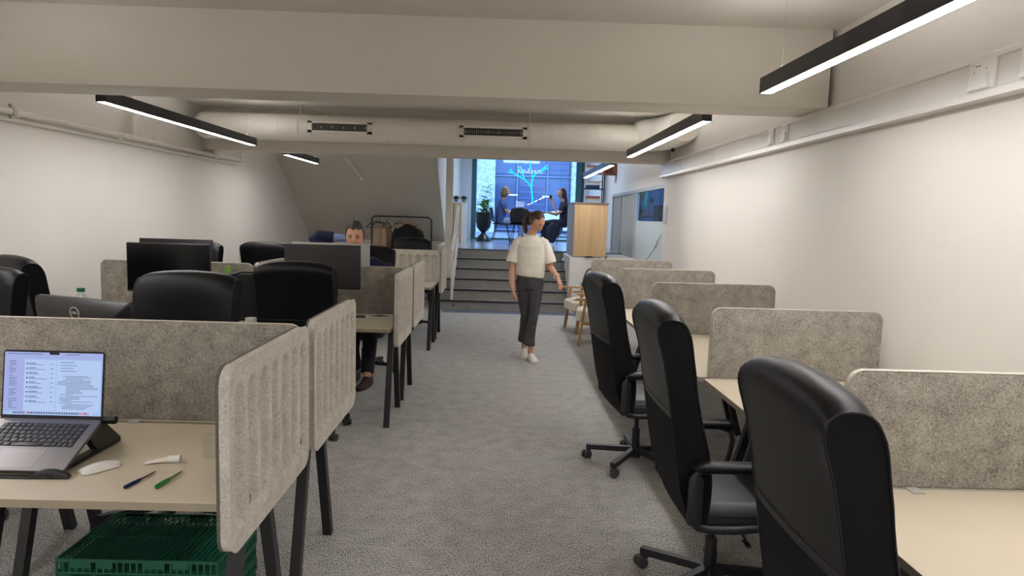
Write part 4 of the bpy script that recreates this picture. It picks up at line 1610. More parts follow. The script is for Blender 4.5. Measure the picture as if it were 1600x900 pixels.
for s_ in br[:1]:
    b.tube([(x, 0, z) for x, z in s_], [.016] * len(s_), 8)
b.build('neon_trunk', NEON, ns)
for s_ in br[1:]:
    MB().tube([(x, 0, z) for x, z in s_], [.012] * len(s_), 8).build('neon_branch', NEON, ns)
b = MB()
for x, z in ((.20, 3.02), (.30, 3.03), (.42, 3.01), (.50, 3.04), (.64, 3.03), (.74, 3.04)):
    b.tube([(x - .035, 0, z), (x, 0, z + .02), (x + .035, 0, z), (x, 0, z - .02)], .009, 6, closed=True)
b.build('neon_leaf', NEON, ns)
ws = thing('window_lettering', 'white handwritten Kaksen lettering on the shop window', 'lettering', (0, PLY + .040, 0))
LETT = mat_emit('white_lettering', (.75, .85, 1.0), .9)
strokes = [
    [(.375, 2.93), (.455, 2.94), (.40, 2.80), (.375, 2.74)],
    [(.50, 2.86), (.42, 2.82), (.46, 2.80), (.52, 2.81)],
    [(.60, 2.84), (.55, 2.85), (.53, 2.80), (.56, 2.785), (.60, 2.84), (.59, 2.79), (.62, 2.79)],
    [(.69, 2.91), (.64, 2.77)],
    [(.71, 2.85), (.655, 2.81), (.70, 2.78), (.73, 2.79)],
    [(.80, 2.855), (.765, 2.845), (.795, 2.81), (.77, 2.78), (.74, 2.79)],
    [(.83, 2.82), (.88, 2.84), (.86, 2.86), (.825, 2.82), (.85, 2.785), (.90, 2.80)],
    [(.94, 2.86), (.92, 2.79)],
    [(.925, 2.81), (.97, 2.86), (1.0, 2.84), (.98, 2.79), (1.02, 2.79), (1.06, 2.80)],
]
for s_ in strokes:
    MB().tube([(x, 0, z) for x, z in s_], .010, 6).build('letter_stroke', LETT, ws)
wt = thing('window_notice', 'small white opening-hours lettering low on the shop window', 'lettering', (0, PLY + .0485, 0))
b = MB()
text_mesh('notice_title', 'Åpent', .085, LETT, wt, Matrix.Translation((.47, 0, 2.005)) @ Matrix.Rotation(R(90), 4, 'X'), .0008)
for k, w in enumerate((.24, .20, .22)):
    b.b2((.37, -.001, 1.945 - .028 * k), (.37 + w, .001, 1.955 - .028 * k))
b.build('notice_lines', LETT, wt, smooth=0)

# ================================================================ ARMCHAIRS BY THE STAIRS
def armchair(label, loc, rz):
    t = thing('armchair', label, 'armchair', loc, rz, 'oak armchairs with cream seats')
    b = MB()
    b.loft([[(x, y + .02, z) for x, y in rrect(.52 * k, .54 * k, .07, 5)] for z, k in ((.30, .9), (.315, 1), (.41, 1.0), (.435, .97), (.445, .85))])
    b.build('seat_cushion', CREAM, t, smooth=60)
    b = MB(Matrix.Translation((0, -.24, .40)) @ Matrix.Rotation(R(-18), 4, 'X').inverted().inverted())
    M_ = Matrix.Translation((0, -.25, .40)) @ Matrix.Rotation(R(18), 4, 'X')
    b = MB(M_)
    b.loft([[(x * k, y * k, z) for x, y in rrect(.50, .10, .04, 5)] for z, k in ((.0, .9), (.02, 1), (.16, 1.0), (.20, .9))])
    b.build('back_cushion', CREAM, t, smooth=60)
    for s in (-1, 1):
        x = s * .30
        q = MB(); q.bar((x, .24, 0), (x, .17, .58), .035, .045, up=(1, 0, 0)); q.build('leg', WOOD, t, smooth=0)
        q = MB(); q.bar((x, -.40, 0), (x, -.20, .56), .035, .045, up=(1, 0, 0)); q.build('leg', WOOD, t, smooth=0)
        q = MB(); q.loft([[(x + .03 * k * c_, y, z + w_) for c_, w_ in ((-1, -.012), (1, -.012), (1, .012), (-1, .012))] for y, z, k in ((.30, .595, .8), (.10, .60, 1.1), (-.15, .575, 1.0), (-.30, .545, .8))])
        q.build('armrest', WOOD, t, smooth=0)
        q = MB(); q.bar((x, .20, .29), (x, -.30, .25), .025, .04); q.build('side_rail', WOOD, t, smooth=0)
    q = MB(); q.bar((-.30, .205, .29), (.30, .205, .29), .022, .04); q.bar((-.30, -.29, .26), (.30, -.29, .26), .022, .04)
    q.build('cross_rail', WOOD, t, smooth=0)
    return t


armchair('oak armchair with cream seat nearer the stairs, a round cushion on it', (1.27, 9.90, 0), R(100))
armchair('oak armchair with cream seat nearer the desks, mostly hidden behind the chair', (1.30, 8.92, 0), R(82))
rc = thing('round_cushion', 'flat round white cushion on the armchair nearer the stairs', 'cushion', (1.22, 9.84, .447))
MB().lathe([(.0, .0), (.17, .002), (.19, .015), (.17, .028), (.0, .034)], seg=32, cap=False).build('pad', CREAM, rc, smooth=60)
# plant with hooped handle behind
gp = thing('hanging_plant', 'green trailing plant in a basket with a hooped handle by the low wall', 'plant', (1.46, 11.2, 0))
b = MB(); b.lathe([(.10, 0), (.13, .30), (.12, .31)], seg=20); b.build('basket', mat('green_basket', rgb(50, 96, 62), .6), gp)
b = MB(); b.tube([(.13 * math.cos(a), 0, .30 + .50 * math.sin(a)) for a in [PI * k / 16 for k in range(17)]], .012, 8); b.build('handle', mat('dark_maroon_hoop', rgb(60, 34, 40), .5), gp)
random.seed(21)
lf = MB()
for k in range(46):
    a = random.uniform(0, 2 * PI); z = random.uniform(.28, .62)
    leaf(lf, (.05 * math.cos(a), .05 * math.sin(a), z), (math.cos(a), math.sin(a), random.uniform(-.1, 1.0)), random.uniform(.10, .2), random.uniform(.018, .03), 1.2)
lf.build('foliage', mat('fern_green', rgb(44, 96, 46), .5), gp, smooth=50)
fp = thing('leafy_plant', 'small spiky green plant on the ledge before the glazed wall', 'plant', (1.70, 11.5, .0))
b = MB(); b.lathe([(.07, 0), (.10, .80), (.09, .80)], seg=20); b.build('tall_pot', mat('grey_tall_pot', rgb(150, 146, 138), .6), fp)
lf = MB()
for k in range(40):
    a = random.uniform(0, 2 * PI); e = random.uniform(.1, 1.3)
    leaf(lf, (0, 0, .80), (math.cos(a) * math.cos(e), math.sin(a) * math.cos(e), math.sin(e)), random.uniform(.16, .28), .010, .6)
lf.build('foliage', mat('pale_spiky_leaf', rgb(112, 134, 84), .5), fp, smooth=50)
fb = thing('trailing_plant', 'small dark fern hanging over the foot of the oak cabinet', 'plant', (1.50, 11.70, .957))
lf = MB()
for k in range(16):
    a = random.uniform(0, 2 * PI)
    leaf(lf, (0, .06, .012), (math.cos(a), .6 * math.sin(a), .25), random.uniform(.05, .11), .012, 1.0)
lf.build('foliage', LEAFD, fb, smooth=50)
MB().lathe([(.03, .0), (.04, .02), (.03, .02)], (0, .08, 0), seg=12).build('dish', LEAFD, fb)

# ================================================================ THE STREET
struct('floor_street', MB().b2((-14, 18.8, .85), (18, 33, .93)), mat('paving', rgb(120, 122, 126), .6, var=(4, .4, .6), col2=rgb(134, 136, 140)))
fc = thing('office_building', 'blue-grey building with panelled windows across the street', 'building', (0, 30.5, .9))
MB().b2((-13, .35, 0), (17, 2.0, 7)).build('facade', mat('dark_cladding', rgb(96, 106, 132), .5), fc, smooth=0)
gl_ = mat('facade_glass', rgb(62, 84, 122), .12, .0, spec=.8)
win_b = []
for i in range(22):
    x0 = -12.5 + i * 1.32
    for j in range(3):
        z0 = .25 + j * 2.35
        win_b.append((x0, z0))
        o = MB().b2((x0, .30, z0), (x0 + 1.22, .36, z0 + 2.2)).build('window_panel', gl_, fc, smooth=0)
        if (i * 7 + j * 3) % 5 == 0:
            q = MB()
            for k in range(7):
                q.b2((x0 + .05, .28, z0 + .2 + .27 * k), (x0 + 1.17, .30, z0 + .26 + .27 * k))
            q.build('blind', mat('facade_blind_%d_%d' % (i, j), rgb(82, 98, 142), .5), o, smooth=0)
b = MB()
for i in range(22):
    x0 = -12.5 + i * 1.32 - .08
    b.b2((x0, .20, 0), (x0 + .06, .35, 7))
for j in range(3):
    z0 = .13 + j * 2.35
    b.b2((-13, .22, z0), (17, .35, z0 + .07))
b.build('mullion_grid', mat('pale_mullion', rgb(112, 130, 172), .4), fc, smooth=0)
pl = MB()
for x0, x1 in ((-1.12, -.33), (2.99, 3.35)):
    pl.b2((x0, -.25, 0), (x1, .2, 7))
pl.build('stone_pier', mat('pale_stone_pier', rgb(206, 208, 204), .8, var=(7, .4, .6), col2=rgb(176, 178, 178)), fc, smooth=0)
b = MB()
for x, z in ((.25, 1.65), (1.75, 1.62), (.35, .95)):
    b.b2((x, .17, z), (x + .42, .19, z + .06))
b.build('reflection_glow', mat_emit('street_reflection', (.55, .85, 1.0), 1.6), fc, smooth=0)  # emissive bars stand in for bright reflections on the facade

car = thing('car', 'pale car parked in the street behind the shop window', 'car', (3.15, 25.2, .93))
prof = [(-2.1, .35), (-2.12, .60), (-1.95, .80), (-1.2, .93), (-.95, .98), (-.35, 1.36), (.1, 1.45), (.9, 1.45), (1.5, 1.32), (2.0, .98), (2.12, .85), (2.12, .40), (1.9, .28), (-1.9, .26)]
rr = []
for y, k, dz in ((-.85, .94, 0), (-.82, 1, 0), (-.2, 1, .02), (.2, 1, .02), (.82, 1, 0), (.85, .94, 0)):
    ring = []
    for x, z in prof:
        inset = max(0, (z - .9) / .55) * .22
        yy = y * (1 - inset * .9)
        ring.append((x * (1 if k == 1 else .985), yy, z * (1 if k == 1 else .985) + dz * (1 if z > .9 else 0)))
    rr.append(ring)
MB().loft(rr).build('body', mat('white_car_paint', rgb(226, 230, 236), .2, coat=.5), car, smooth=40)
b = MB()
b.prism([(-.62, .98), (-.25, 1.22), (.20, 1.29), (.20, .98)], 'y', -.835, .835)
b.prism([(.28, .98), (.28, 1.29), (.85, 1.29), (1.30, 1.20), (1.55, .98)], 'y', -.835, .835)
b.build('side_window', gl_, car, smooth=0)
for x in (-1.32, 1.32):
    for y in (-.78, .78):
        w = MB(); w.cyl((x, y - .10, .32), (x, y + .10, .32), .32, None, 24)
        o = w.build('wheel', BPLAST, car)
        w = MB(); w.cyl((x, y - .105, .32), (x, y + .105, .32), .19, None, 18); w.build('hubcap', SILV, o)
# ================================================================ PEOPLE
def frame_from(fwd, up=(0, 0, 1)):
    f = Vector(fwd).normalized()
    u = Vector(up)
    r = f.cross(u).normalized()
    u = r.cross(f).normalized()
    return Matrix((r, f, u)).transposed().to_4x4()      # local x right, y forward, z up


def head_shape(female=True, grow=0.0, back=0.0):
    """local head: centre of skull, y forward, z up; height about .23"""
    jaw = .78 if female else .88

    def fn(p, n):
        x, y, z = n
        rx, ry, rz = .072 + grow, .092 + grow, .115 + grow
        if z < 0:                       # jaw and chin
            k = -z
            rx *= 1 - (1 - jaw) * (k ** 1.3) * 1.1
            yb = .35 * k ** 1.4
            ry = ry * (1 - .55 * yb) if y > 0 else ry * (1 - .42 * k)
        q = Vector((x * rx, y * ry, z * rz))
        if grow == 0 and y > 0:
            g = lambda cx, cz, sx, sz: math.exp(-((q.x - cx) / sx) ** 2 - ((q.z - cz) / sz) ** 2)
            q.y += .024 * g(0, -.022, .011, .018) + .012 * g(0, .0, .009, .022)         # nose
            q.y += .004 * g(0, .022, .05, .012)                                          # brow
            q.y -= .010 * (g(.030, .004, .017, .012) + g(-.030, .004, .017, .012))       # eye sockets
            q.y += .006 * g(0, -.056, .022, .008)                                        # lips
            q.y -= .004 * g(0, -.074, .03, .006)
            q.y += .008 * g(0, -.092, .02, .014)                                         # chin
            q.y += .003 * (g(.036, -.03, .02, .02) + g(-.036, -.03, .02, .02))           # cheeks
        if z < -.2 and y > 0:
            q.y += .010 * (-z)
        q.y -= back
        return q
    return fn


def body_mesh(name, mb, m, parent, vox=.006, smooth_it=4):
    o = mb.build(name, m, parent, smooth=None)
    r = o.modifiers.new('unify', 'REMESH')
    r.mode = 'VOXEL'
    r.voxel_size = vox
    r.use_smooth_shade = True
    s = o.modifiers.new('soften', 'SMOOTH')
    s.factor = .5
    s.iterations = smooth_it
    return o


def hand(mb, wrist, d, nrm, side, scale=1.0, curl=.35, spread=.05):
    """d: direction wrist->knuckles, nrm: back of the hand, side: +1 thumb towards d x nrm"""
    d = Vector(d).normalized()
    nrm = Vector(nrm)
    nrm = (nrm - d * nrm.dot(d)).normalized()
    s = d.cross(nrm).normalized() * side       # towards thumb
    w = Vector(wrist)
    S = scale
    mb.tube([w - d * .02 * S, w, w + d * .03 * S, w + d * .065 * S, w + d * .088 * S],
            [(.026 * S, .019 * S), (.027 * S, .018 * S), (.036 * S, .016 * S), (.041 * S, .015 * S), (.038 * S, .012 * S)], 12, ref=tuple(s))
    for k, (off, L) in enumerate(((.030, .072), (.011, .080), (-.009, .075), (-.028, .060))):
        p = w + d * .082 * S + s * off * S
        dd = (d + s * (off * spread * 12)).normalized()
        pts = [p - d * .01 * S, p]
        c = curl * (1 + .12 * k)
        for seg_l in (.45, .30, .25):
            dd = (dd * math.cos(c) - nrm * math.sin(c)).normalized()
            p = p + dd * L * seg_l * S
            pts.append(p)
        mb.tube(pts, [.0095 * S, .0092 * S, .0085 * S, .0078 * S, .006 * S], 8)
    p = w + d * .022 * S + s * .026 * S
    t1 = (d * .7 + s * .7 - nrm * .25).normalized()
    t2 = (d * .9 + s * .3 - nrm * .35).normalized()
    mb.tube([p - t1 * .02 * S, p, p + t1 * .032 * S, p + t1 * .032 * S + t2 * .030 * S, p + t1 * .032 * S + t2 * .048 * S],
            [.013 * S, .013 * S, .0115 * S, .0095 * S, .007 * S], 8)


def face_details(parent, Mh, female=True, skin=SKIN, eyes=True, smile=True, brow=None):
    if eyes:
        for s in (-1, 1):
            e = MB(Mh); e.ball((s * .030, .0745, .004), (.0125, .010, .0068), seg=12, rings=8)
            o = e.build('eye', mat('eye_white', rgb(214, 206, 200), .3), parent)
            e = MB(Mh); e.ball((s * .030, .0820, .003), (.0055, .004, .0058), seg=10, rings=8)
            e.build('iris', mat('dark_iris', rgb(40, 32, 28), .3), o)
            e = MB(Mh); e.tube([(s * .016, .079, .008), (s * .030, .0855, .0125), (s * .044, .076, .007)], [.0016, .0024, .0016], 6)
            e.build('eyelid', mat('lash_line', rgb(84, 56, 44), .6), o)
    for s in (-1, 1):
        e = MB(Mh); e.tube([(s * .013, .0895, .022), (s * .030, .0865, .028), (s * .048, .073, .023)], [.0026, .0036, .0018], 6)
        e.build('eyebrow', brow or HAIRB, parent)
        e = MB(Mh); e.tube([(s * .071, -.004, .012), (s * .077, -.012, .020), (s * .078, -.014, .0), (s * .072, -.004, -.024)], [(.004), (.007), (.006), (.004)], 8)
        e.build('ear', skin, parent)
    e = MB(Mh)
    e.tube([(-.024, .0765, -.052), (-.012, .0865, -.057), (0, .0895, -.058), (.012, .0865, -.057), (.024, .0765, -.052)], [.0015, .004, .0042, .004, .0015], 8)
    o = e.build('lips', mat('lips', rgb(178, 104, 96), .5), parent)
    if smile:
        e = MB(Mh); e.tube([(-.016, .0885, -.0545), (0, .0925, -.0565), (.016, .0885, -.0545)], [.001, .0026, .001], 6)
        e.build('teeth', PLASTICW, o)


def person(label, cat='person', loc=(0, 0, 0), rz=0):
    return thing('person', label, cat, loc, rz)


# ---------------------------------------------------------------- walking woman
W = person('smiling woman in off-white T-shirt and charcoal jeans walking down the aisle', loc=(.335, 7.70, 0))
HF = Vector((.62, -.68, -.62))
HC = Vector((.055, -.02, 1.555))
Mh = Matrix.Translation(HC) @ frame_from(HF, (.10, -.1, 1))
b = MB()
h = MB(Mh)
h.bm.free(); h.bm = b.bm
h.ball((0, 0, 0), 1, seg=40, rings=28, fn=head_shape(True))
b.tube([(.0, .02, 1.36), (.0, .015, 1.42), (.03, -.0, 1.49), (.045, -.01, 1.54)], [.060, .050, .049, .055], 16)           # neck
b.tube([(.0, .02, .90), (0, .02, 1.02), (0, .01, 1.15), (0, .01, 1.28), (0, .02, 1.36), (0, .02, 1.40)], [(.11, .07), (.12, .085), (.135, .095), (.16, .095), (.15, .07), (.06, .05)], 20, ref=(1, 0, 0))
# her right arm (image left), hanging
b.tube([(-.145, .02, 1.32), (-.182, .01, 1.20), (-.205, .0, 1.03), (-.205, -.05, .92), (-.195, -.09, .82)], [.050, .045, .037, .034, .024], 14)
hand(b, (-.193, -.095, .815), (.22, -.25, -1), (-1, -.25, 0), 1, .98, .22)
# her left arm, bent forward and out
b.tube([(.145, .02, 1.32), (.185, .02, 1.21), (.215, .02, 1.07), (.255, -.08, 1.01), (.290, -.17, .965)], [.050, .045, .037, .033, .024], 14)
hand(b, (.293, -.178, .96), (.38, -.30, -.85), (.75, -.5, .45), -1, .98, .35)
# legs: ankles and feet roots
b.tube([(.060, .0, .90), (.050, -.03, .50), (.030, -.02, .10), (.045, -.03, .05)], [.066, .048, .030, .034], 12)
b.tube([(-.070, .0, .90), (-.040, .08, .50), (-.035, .20, .12), (-.035, .19, .06)], [.066, .048, .030, .034], 12)
body_mesh('body', b, SKIN, W, .0055, 3)
face_details(W, Mh, True)
# T-shirt
t = MB()
t.tube([(-.008, .02, .945), (-.006, .02, .965), (0, .02, 1.06), (0, .01, 1.18), (0, .01, 1.28), (0, .018, 1.345), (.0, .02, 1.385), (0, .02, 1.412)],
       [(.158, .118), (.164, .124), (.170, .128), (.168, .122), (.166, .116), (.148, .096), (.10, .075), (.070, .062)], 32, ref=(1, 0, 0))
t.tube([(-.09, .02, 1.34), (-.145, .02, 1.315), (-.178, .012, 1.235), (-.200, .008, 1.15), (-.206, .004, 1.10)], [.066, .068, .064, .068, .070], 20)
t.tube([(.09, .02, 1.34), (.145, .02, 1.315), (.178, .012, 1.235), (.206, .008, 1.15), (.220, .0, 1.10)], [.066, .068, .064, .070, .072], 20)
random.seed(2)
sh_ = body_mesh('t_shirt', t, TSHIRT, W, .007, 5)
tex = bpy.data.textures.new('cloth_folds', 'CLOUDS')
tex.noise_scale = .11
dm = sh_.modifiers.new('folds', 'DISPLACE'); dm.texture = tex; dm.strength = .014; dm.mid_level = .5
MB().tube([(.074 * math.cos(a), .02 + .064 * math.sin(a), 1.415 - .012 * (math.sin(a) < 0) * abs(math.sin(a))) for a in [2 * PI * k / 28 for k in range(28)]], .006, 8, closed=True).build('neck_band', TSHIRT, W)
# jeans
j = MB()
j.tube([(-.0, .02, .99), (0, .02, .93), (0, .02, .86), (0, .015, .80)], [(.142, .098), (.150, .108), (.160, .112), (.150, .10)], 28, ref=(1, 0, 0))
j.tube([(.066, .01, .86), (.064, -.02, .70), (.050, -.05, .52), (.024, -.04, .34), (.010, -.03, .175)], [.086, .074, .055, .056, .067], 22)
j.tube([(-.070, .01, .86), (-.058, .03, .70), (-.036, .05, .52), (-.042, .13, .34), (-.048, .19, .19)], [.088, .076, .057, .056, .064], 22)
jo = body_mesh('jeans', j, DENIM, W, .007, 4)
tex2 = bpy.data.textures.new('denim_folds', 'CLOUDS'); tex2.noise_scale = .07
dm = jo.modifiers.new('folds', 'DISPLACE'); dm.texture = tex2; dm.strength = .010
MB().tube([(.03, -.092, .98), (.03, -.10, .90)], .003, 6).build('fly_seam', mat('denim_seam', rgb(104, 104, 106), .8), W)


def shoe(parent, ankle_xy, toe_dir, zlift=0.0, pitch=0.0, m=SHOEW, L=.25, top=.095):
    a = math.atan2(-toe_dir[0], toe_dir[1])
    M = Matrix.Translation((ankle_xy[0], ankle_xy[1], zlift)) @ Matrix.Rotation(a, 4, 'Z') @ Matrix.Rotation(pitch, 4, 'X')
    b = MB(M)
    rr = []
    for y, w, h0 in ((-.07, .022, .055), (-.062, .033, top * .8), (-.03, .038, top), (.02, .040, top * .92), (.07, .043, .068), (.12, .047, .052), (.155, .041, .042), (.178, .022, .030)):
        y *= L / .25
        rr.append([(w * math.cos(q), y, .012 + max(0, (h0 - .012)) * max(0, math.sin(q)) ** .8 if math.sin(q) > 0 else .012) for q in [2 * PI * k / 20 for k in range(20)]])
    b.loft(rr)
    o = b.build('shoe', m, parent, smooth=60)
    s = MB(M)
    out = []
    for q in [2 * PI * k / 28 for k in range(28)]:
        y = .054 + .128 * math.sin(q)
        w = .040 + .008 * math.sin(q)
        out.append((w * math.cos(q) * (1 if abs(math.cos(q)) < 2 else 1), y * L / .25))
    s.prism(out, 'z', 0, .02)
    s.build('sole', m if m is SHOEW else BPLAST, o)
    return o


sf = shoe(W, (.042, -.045), (.25, -1))
shoe(W, (-.035, .18), (-.05, -1), .012, R(-4))
# hair
hb = MB(Mh)


def hairfn(p, n):
    q = head_shape(True, .0085, .0)(p, n)
    q.z += .006
    q.y -= .018
    if n.z < -.25:
        q.z *= .8
        q.x *= .96
    # hairline: pull the lower front inside the face
    if n.y > .35 and n.z < .42:
        q.y -= .05
        q.x *= .86
    return q


hb.ball((0, 0, 0), 1, seg=40, rings=28, fn=hairfn)
hb.ball((0, -.096, .030), (.028, .024, .028), seg=14, rings=10)
ho = hb.build('hair', HAIRB, W, smooth=70)
pt_ = MB()
pb = Mh @ Vector((0, -.10, .028))
pt_.tube([pb, pb + Vector((-.045, .03, .012)), pb + Vector((-.075, .035, -.05)), pb + Vector((-.085, .03, -.12)), pb + Vector((-.075, .02, -.18)), pb + Vector((-.068, .02, -.215))],
         [.020, .032, .036, .031, .020, .005], 14)
pt_.build('ponytail', HAIRB, W, smooth=70)
bl = MB()
wc_ = Vector((.285, -.165, .97))
wd = Vector((.038, -.09, -.045)).normalized()
u_ = wd.cross(Vector((0, 0, 1))).normalized(); v_ = wd.cross(u_)
for k in range(12):
    a = 2 * PI * k / 12
    bl.ball(wc_ + (u_ * math.cos(a) + v_ * math.sin(a)) * .029, (.010, .010, .009), seg=8, rings=6)
bl.build('scrunchie', TSHIRT, W, smooth=60)

# ---------------------------------------------------------------- seated man behind the silver monitor
Mn = person('man in a navy jacket sitting behind the silver monitor, hand behind his head', loc=(-1.345, 6.90, 0))
HFm = Vector((.10, -1, -.12))
HCm = Vector((-.085, -.10, 1.362))
Mm = Matrix.Translation(HCm) @ frame_from(HFm) @ Matrix.Scale(1.16, 4)
b = MB()
h = MB(Mm); h.bm.free(); h.bm = b.bm
h.ball((0, 0, 0), 1, seg=44, rings=30, fn=head_shape(False))
b.tube([(-.03, .06, 1.12), (-.055, .0, 1.20), (-.08, -.06, 1.30)], [.07, .062, .058], 16)
b.tube([(0, .03, .50), (0, .05, .70), (0, .07, .92), (-.01, .07, 1.06), (-.02, .06, 1.14)], [(.17, .12), (.16, .11), (.19, .115), (.20, .10), (.09, .07)], 22, ref=(1, 0, 0))
# right arm (image left) raised, hand at the back of the head
b.tube([(-.20, .05, 1.08), (-.34, .0, 1.20), (-.49, -.02, 1.325), (-.34, -.0, 1.345), (-.19, .0, 1.345)], [.055, .050, .042, .034, .027], 14)
hand(b, (-.185, .0, 1.345), (1, .10, .05), (-.1, 1, .2), 1, 1.0, .35)
# left arm resting on the lap
b.tube([(.20, .05, 1.08), (.27, .02, .92), (.27, -.03, .78), (.18, -.20, .70), (.10, -.30, .68)], [.055, .048, .040, .034, .026], 14)
hand(b, (.10, -.30, .68), (-.6, -.7, -.15), (0, 0, 1), -1, 1.0, .3)
for s, x, fy in ((1, .14, -.62), (-1, -.02, -.35)):
    b.tube([(s * .09, .0, .55), (s * .10 + .0, -.25, .56), (x, -.44, .54), (x, -.50, .30), (x, fy, .09)], [.09, .08, .062, .05, .038], 14)
body_mesh('body', b, SKIN, Mn, .006, 3)
face_details(Mn, Mm, False, smile=False, brow=HAIRD)
hb = MB(Mm)


def mhair(p, n):
    q = head_shape(False, .0075, .0)(p, n)
    q.z += .008
    q.y -= .014
    if n.z > .3:
        q.z += .012 * n.z + .006 * math.sin(n.x * 9 + n.y * 5)
        q.y += .006 * math.sin(n.x * 11)
    if n.z < -.15:
        q.z *= .5
        q.x *= .93
        q.y -= -.01
    if n.y > .30 and n.z < .50:
        q.y -= .05
        q.x *= .90
    return q


hb.ball((0, 0, 0), 1, seg=44, rings=30, fn=mhair)
hb.build('hair', HAIRD, Mn, smooth=70)
jk = MB()
jk.tube([(0, .03, .52), (0, .05, .70), (0, .07, .92), (-.01, .07, 1.07), (-.02, .06, 1.15)], [(.195, .145), (.19, .14), (.215, .14), (.225, .125), (.10, .085)], 24, ref=(1, 0, 0))
jk.tube([(-.18, .05, 1.07), (-.33, .0, 1.19), (-.47, -.02, 1.30), (-.505, -.02, 1.335), (-.46, -.02, 1.36), (-.37, -.01, 1.352), (-.315, -.005, 1.347)], [.075, .072, .068, .062, .062, .060, .058], 18)
jk.tube([(.18, .05, 1.08), (.27, .02, .93), (.275, -.03, .79), (.20, -.17, .715), (.16, -.22, .70)], [.075, .066, .058, .050, .045], 18)
body_mesh('jacket', jk, NAVY, Mn, .008, 3)
cf = MB(); cf.tube([(-.33, -.005, 1.348), (-.20, .0, 1.345)], [.046, .036], 18); cf.build('shirt_cuff', BLUESH, Mn)
cf = MB(); cf.tube([(-.045, .045, 1.135), (-.055, .02, 1.185)], [.078, .070], 20); cf.build('shirt_collar', BLUESH, Mn)
tr_ = MB()
tr_.tube([(0, .04, .60), (0, .0, .52), (0, -.05, .50)], [(.17, .13), (.18, .12), (.16, .08)], 20, ref=(1, 0, 0))
for s, x, fy in ((1, .14, -.60), (-1, -.02, -.36)):
    tr_.tube([(s * .09, .0, .55), (s * .10, -.25, .565), (x, -.45, .545), (x, -.50, .32), (x, fy, .13)], [.10, .09, .075, .066, .062], 16)
body_mesh('trousers', tr_, mat('dark_navy_trousers', rgb(22, 24, 34), .85), Mn, .008, 3)
BOOT = mat('dark_brown_suede', rgb(52, 38, 34), .8)
shoe(Mn, (.14, -.60), (-.25, -1), 0, 0, BOOT, .28, .13)
shoe(Mn, (-.02, -.35), (-.1, -1), 0, 0, BOOT, .28, .13)


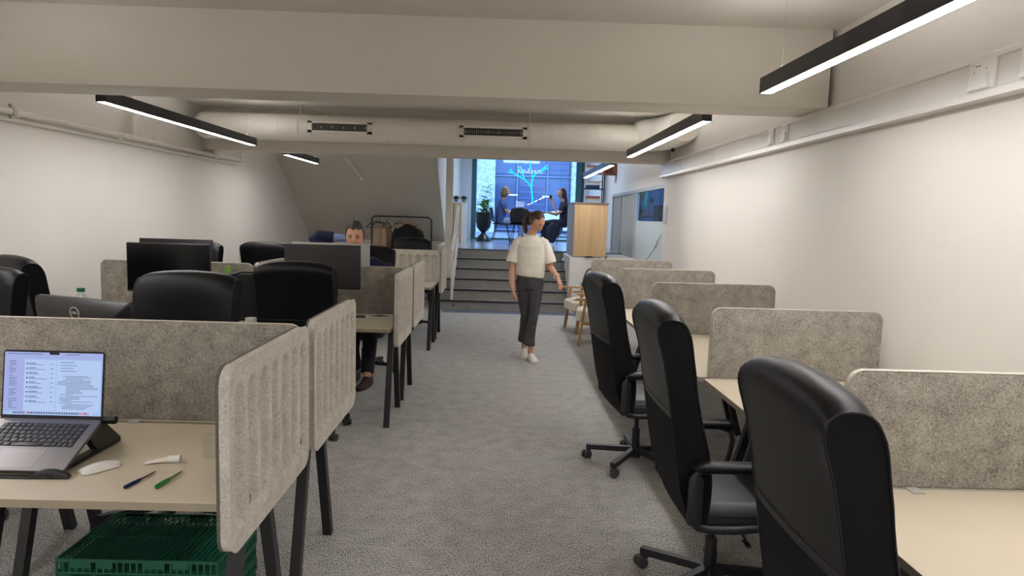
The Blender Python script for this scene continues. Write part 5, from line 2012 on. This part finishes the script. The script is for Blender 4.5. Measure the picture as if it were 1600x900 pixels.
# ---------------------------------------------------------------- two seated women on the landing
def seated(label, loc, rz, hairm, top, legs, skin, armup=False, longhair=False, shoes=BPLAST):
    P = person(label, loc=loc, rz=rz)       # faces +y, seat at z .45
    hc = Vector((0, .06, 1.20))
    M = Matrix.Translation(hc) @ frame_from((0, 1, -.08))
    b = MB()
    h = MB(M); h.bm.free(); h.bm = b.bm
    h.ball((0, 0, 0), 1, seg=32, rings=22, fn=head_shape(True))
    b.tube([(0, .0, .98), (0, .02, 1.06), (0, .04, 1.15)], [.055, .048, .05], 14)
    b.tube([(0, -.02, .46), (0, -.04, .62), (0, -.03, .80), (0, -.01, .94), (0, 0, 1.0)], [(.16, .12), (.13, .10), (.15, .10), (.16, .085), (.07, .06)], 18, ref=(1, 0, 0))
    for s in (-1, 1):
        b.tube([(s * .08, .0, .50), (s * .10, .22, .51), (s * .10, .42, .49), (s * .10, .44, .27), (s * .10, .42, .08)], [.085, .078, .058, .046, .034], 12)
    if armup:
        b.tube([(-.16, .0, .94), (-.19, .06, .78), (-.18, .16, .72), (-.13, .24, .88), (-.09, .27, 1.0)], [.046, .040, .035, .030, .023], 12)
        hand(b, (-.09, .27, 1.0), (.2, .2, 1), (-.9, -.1, .1), -1, .95, .7)
    else:
        b.tube([(-.16, .0, .94), (-.19, .05, .80), (-.18, .14, .72), (-.12, .30, .74), (-.08, .37, .75)], [.046, .040, .035, .030, .023], 12)
        hand(b, (-.08, .37, .75), (.3, 1, .1), (-.2, 0, 1), 1, .95, .3)
    b.tube([(.16, .0, .94), (.19, .05, .80), (.18, .14, .70), (.12, .30, .74), (.08, .37, .75)], [.046, .040, .035, .030, .023], 12)
    hand(b, (.08, .37, .75), (-.3, 1, .1), (.2, 0, 1), -1, .95, .3)
    body_mesh('body', b, skin, P, .0065, 3)
    face_details(P, M, True, skin=skin, brow=hairm, smile=False)
    q = MB()
    q.tube([(0, -.02, .47), (0, -.04, .62), (0, -.03, .80), (0, -.01, .93), (0, 0, 1.01)], [(.185, .145), (.165, .125), (.175, .125), (.18, .105), (.085, .075)], 22, ref=(1, 0, 0))
    for s in (-1, 1):
        e = (s * .19, .05, .80) if not (armup and s < 0) else (s * .19, .06, .79)
        q.tube([(s * .12, 0, .935), (s * .175, .01, .89), e], [.07, .068, .060], 16)
    body_mesh('top', q, top, P, .0085, 3)
    q = MB()
    q.tube([(0, -.04, .56), (0, -.01, .49), (0, .06, .48)], [(.17, .13), (.18, .115), (.15, .08)], 18, ref=(1, 0, 0))
    for s in (-1, 1):
        q.tube([(s * .08, .0, .50), (s * .10, .22, .51), (s * .10, .43, .495), (s * .10, .45, .28), (s * .10, .43, .12)], [.095, .088, .070, .062, .060], 14)
    body_mesh('trousers', q, legs, P, .0085, 3)
    for s in (-1, 1):
        shoe(P, (s * .10, .42), (0, 1), 0, 0, shoes, .24, .09)
    hb_ = MB(M)

    def hf(p, n):
        k = head_shape(True, .010, .0)(p, n)
        k.z += .008
        k.y -= .018
        if n.y > .25 and n.z < .45:
            k.y -= .06
            k.x *= .88
        elif n.z < 0:
            k.z *= 1.22
            k.x *= 1.22
            k.y = k.y * 1.1 - .012
        return k
    hb_.ball((0, 0, 0), 1, seg=32, rings=22, fn=hf)
    if not longhair:
        for s in (-1, 1):
            hb_.tube([(s * .060, -.02, .05), (s * .074, -.02, -.02), (s * .072, -.015, -.09), (s * .062, -.01, -.125)], [(.03, .05), (.03, .055), (.026, .05), (.014, .03)], 12, ref=(1, 0, 0))
        hb_.tube([(0, -.06, .03), (0, -.082, -.04), (0, -.078, -.10), (0, -.07, -.13)], [(.07, .04), (.075, .042), (.066, .035), (.04, .02)], 14, ref=(1, 0, 0))
    if longhair:
        hb_.tube([(0, -.05, .02), (0, -.085, -.08), (0, -.10, -.18), (0, -.10, -.28), (0, -.10, -.33)], [(.07, .04), (.078, .045), (.07, .04), (.05, .03), (.02, .01)], 16, ref=(1, 0, 0))
    hb_.build('hair', hairm, P, smooth=70)
    return P


seated('blonde woman in a blue T-shirt sitting left at the cafe table', (.02, 16.35, ZL), R(-88), HAIRL,
       mat('blue_tshirt', rgb(62, 84, 138), .85), mat('pale_jeans', rgb(136, 152, 190), .85), SKIN2)
seated('long-haired woman in a dark top sitting right at the cafe table, raising a cup', (1.44, 16.3, ZL), R(90), mat('auburn_hair', rgb(66, 40, 34), .5, bump=(80, .5)),
       mat('dark_navy_top', rgb(20, 26, 50), .85), mat('dark_trousers', rgb(26, 28, 40), .85), SKIN2, True, True)
cup = thing('coffee_cup', 'dark cup held up by the long-haired woman', 'cup', (1.125, 16.20, ZL + 1.065))
b = MB(); b.lathe([(.03, 0), (.038, .08), (.035, .08), (.028, .006)], seg=20); b.build('cup_body', mat('dark_cup', rgb(40, 40, 48), .4), cup)
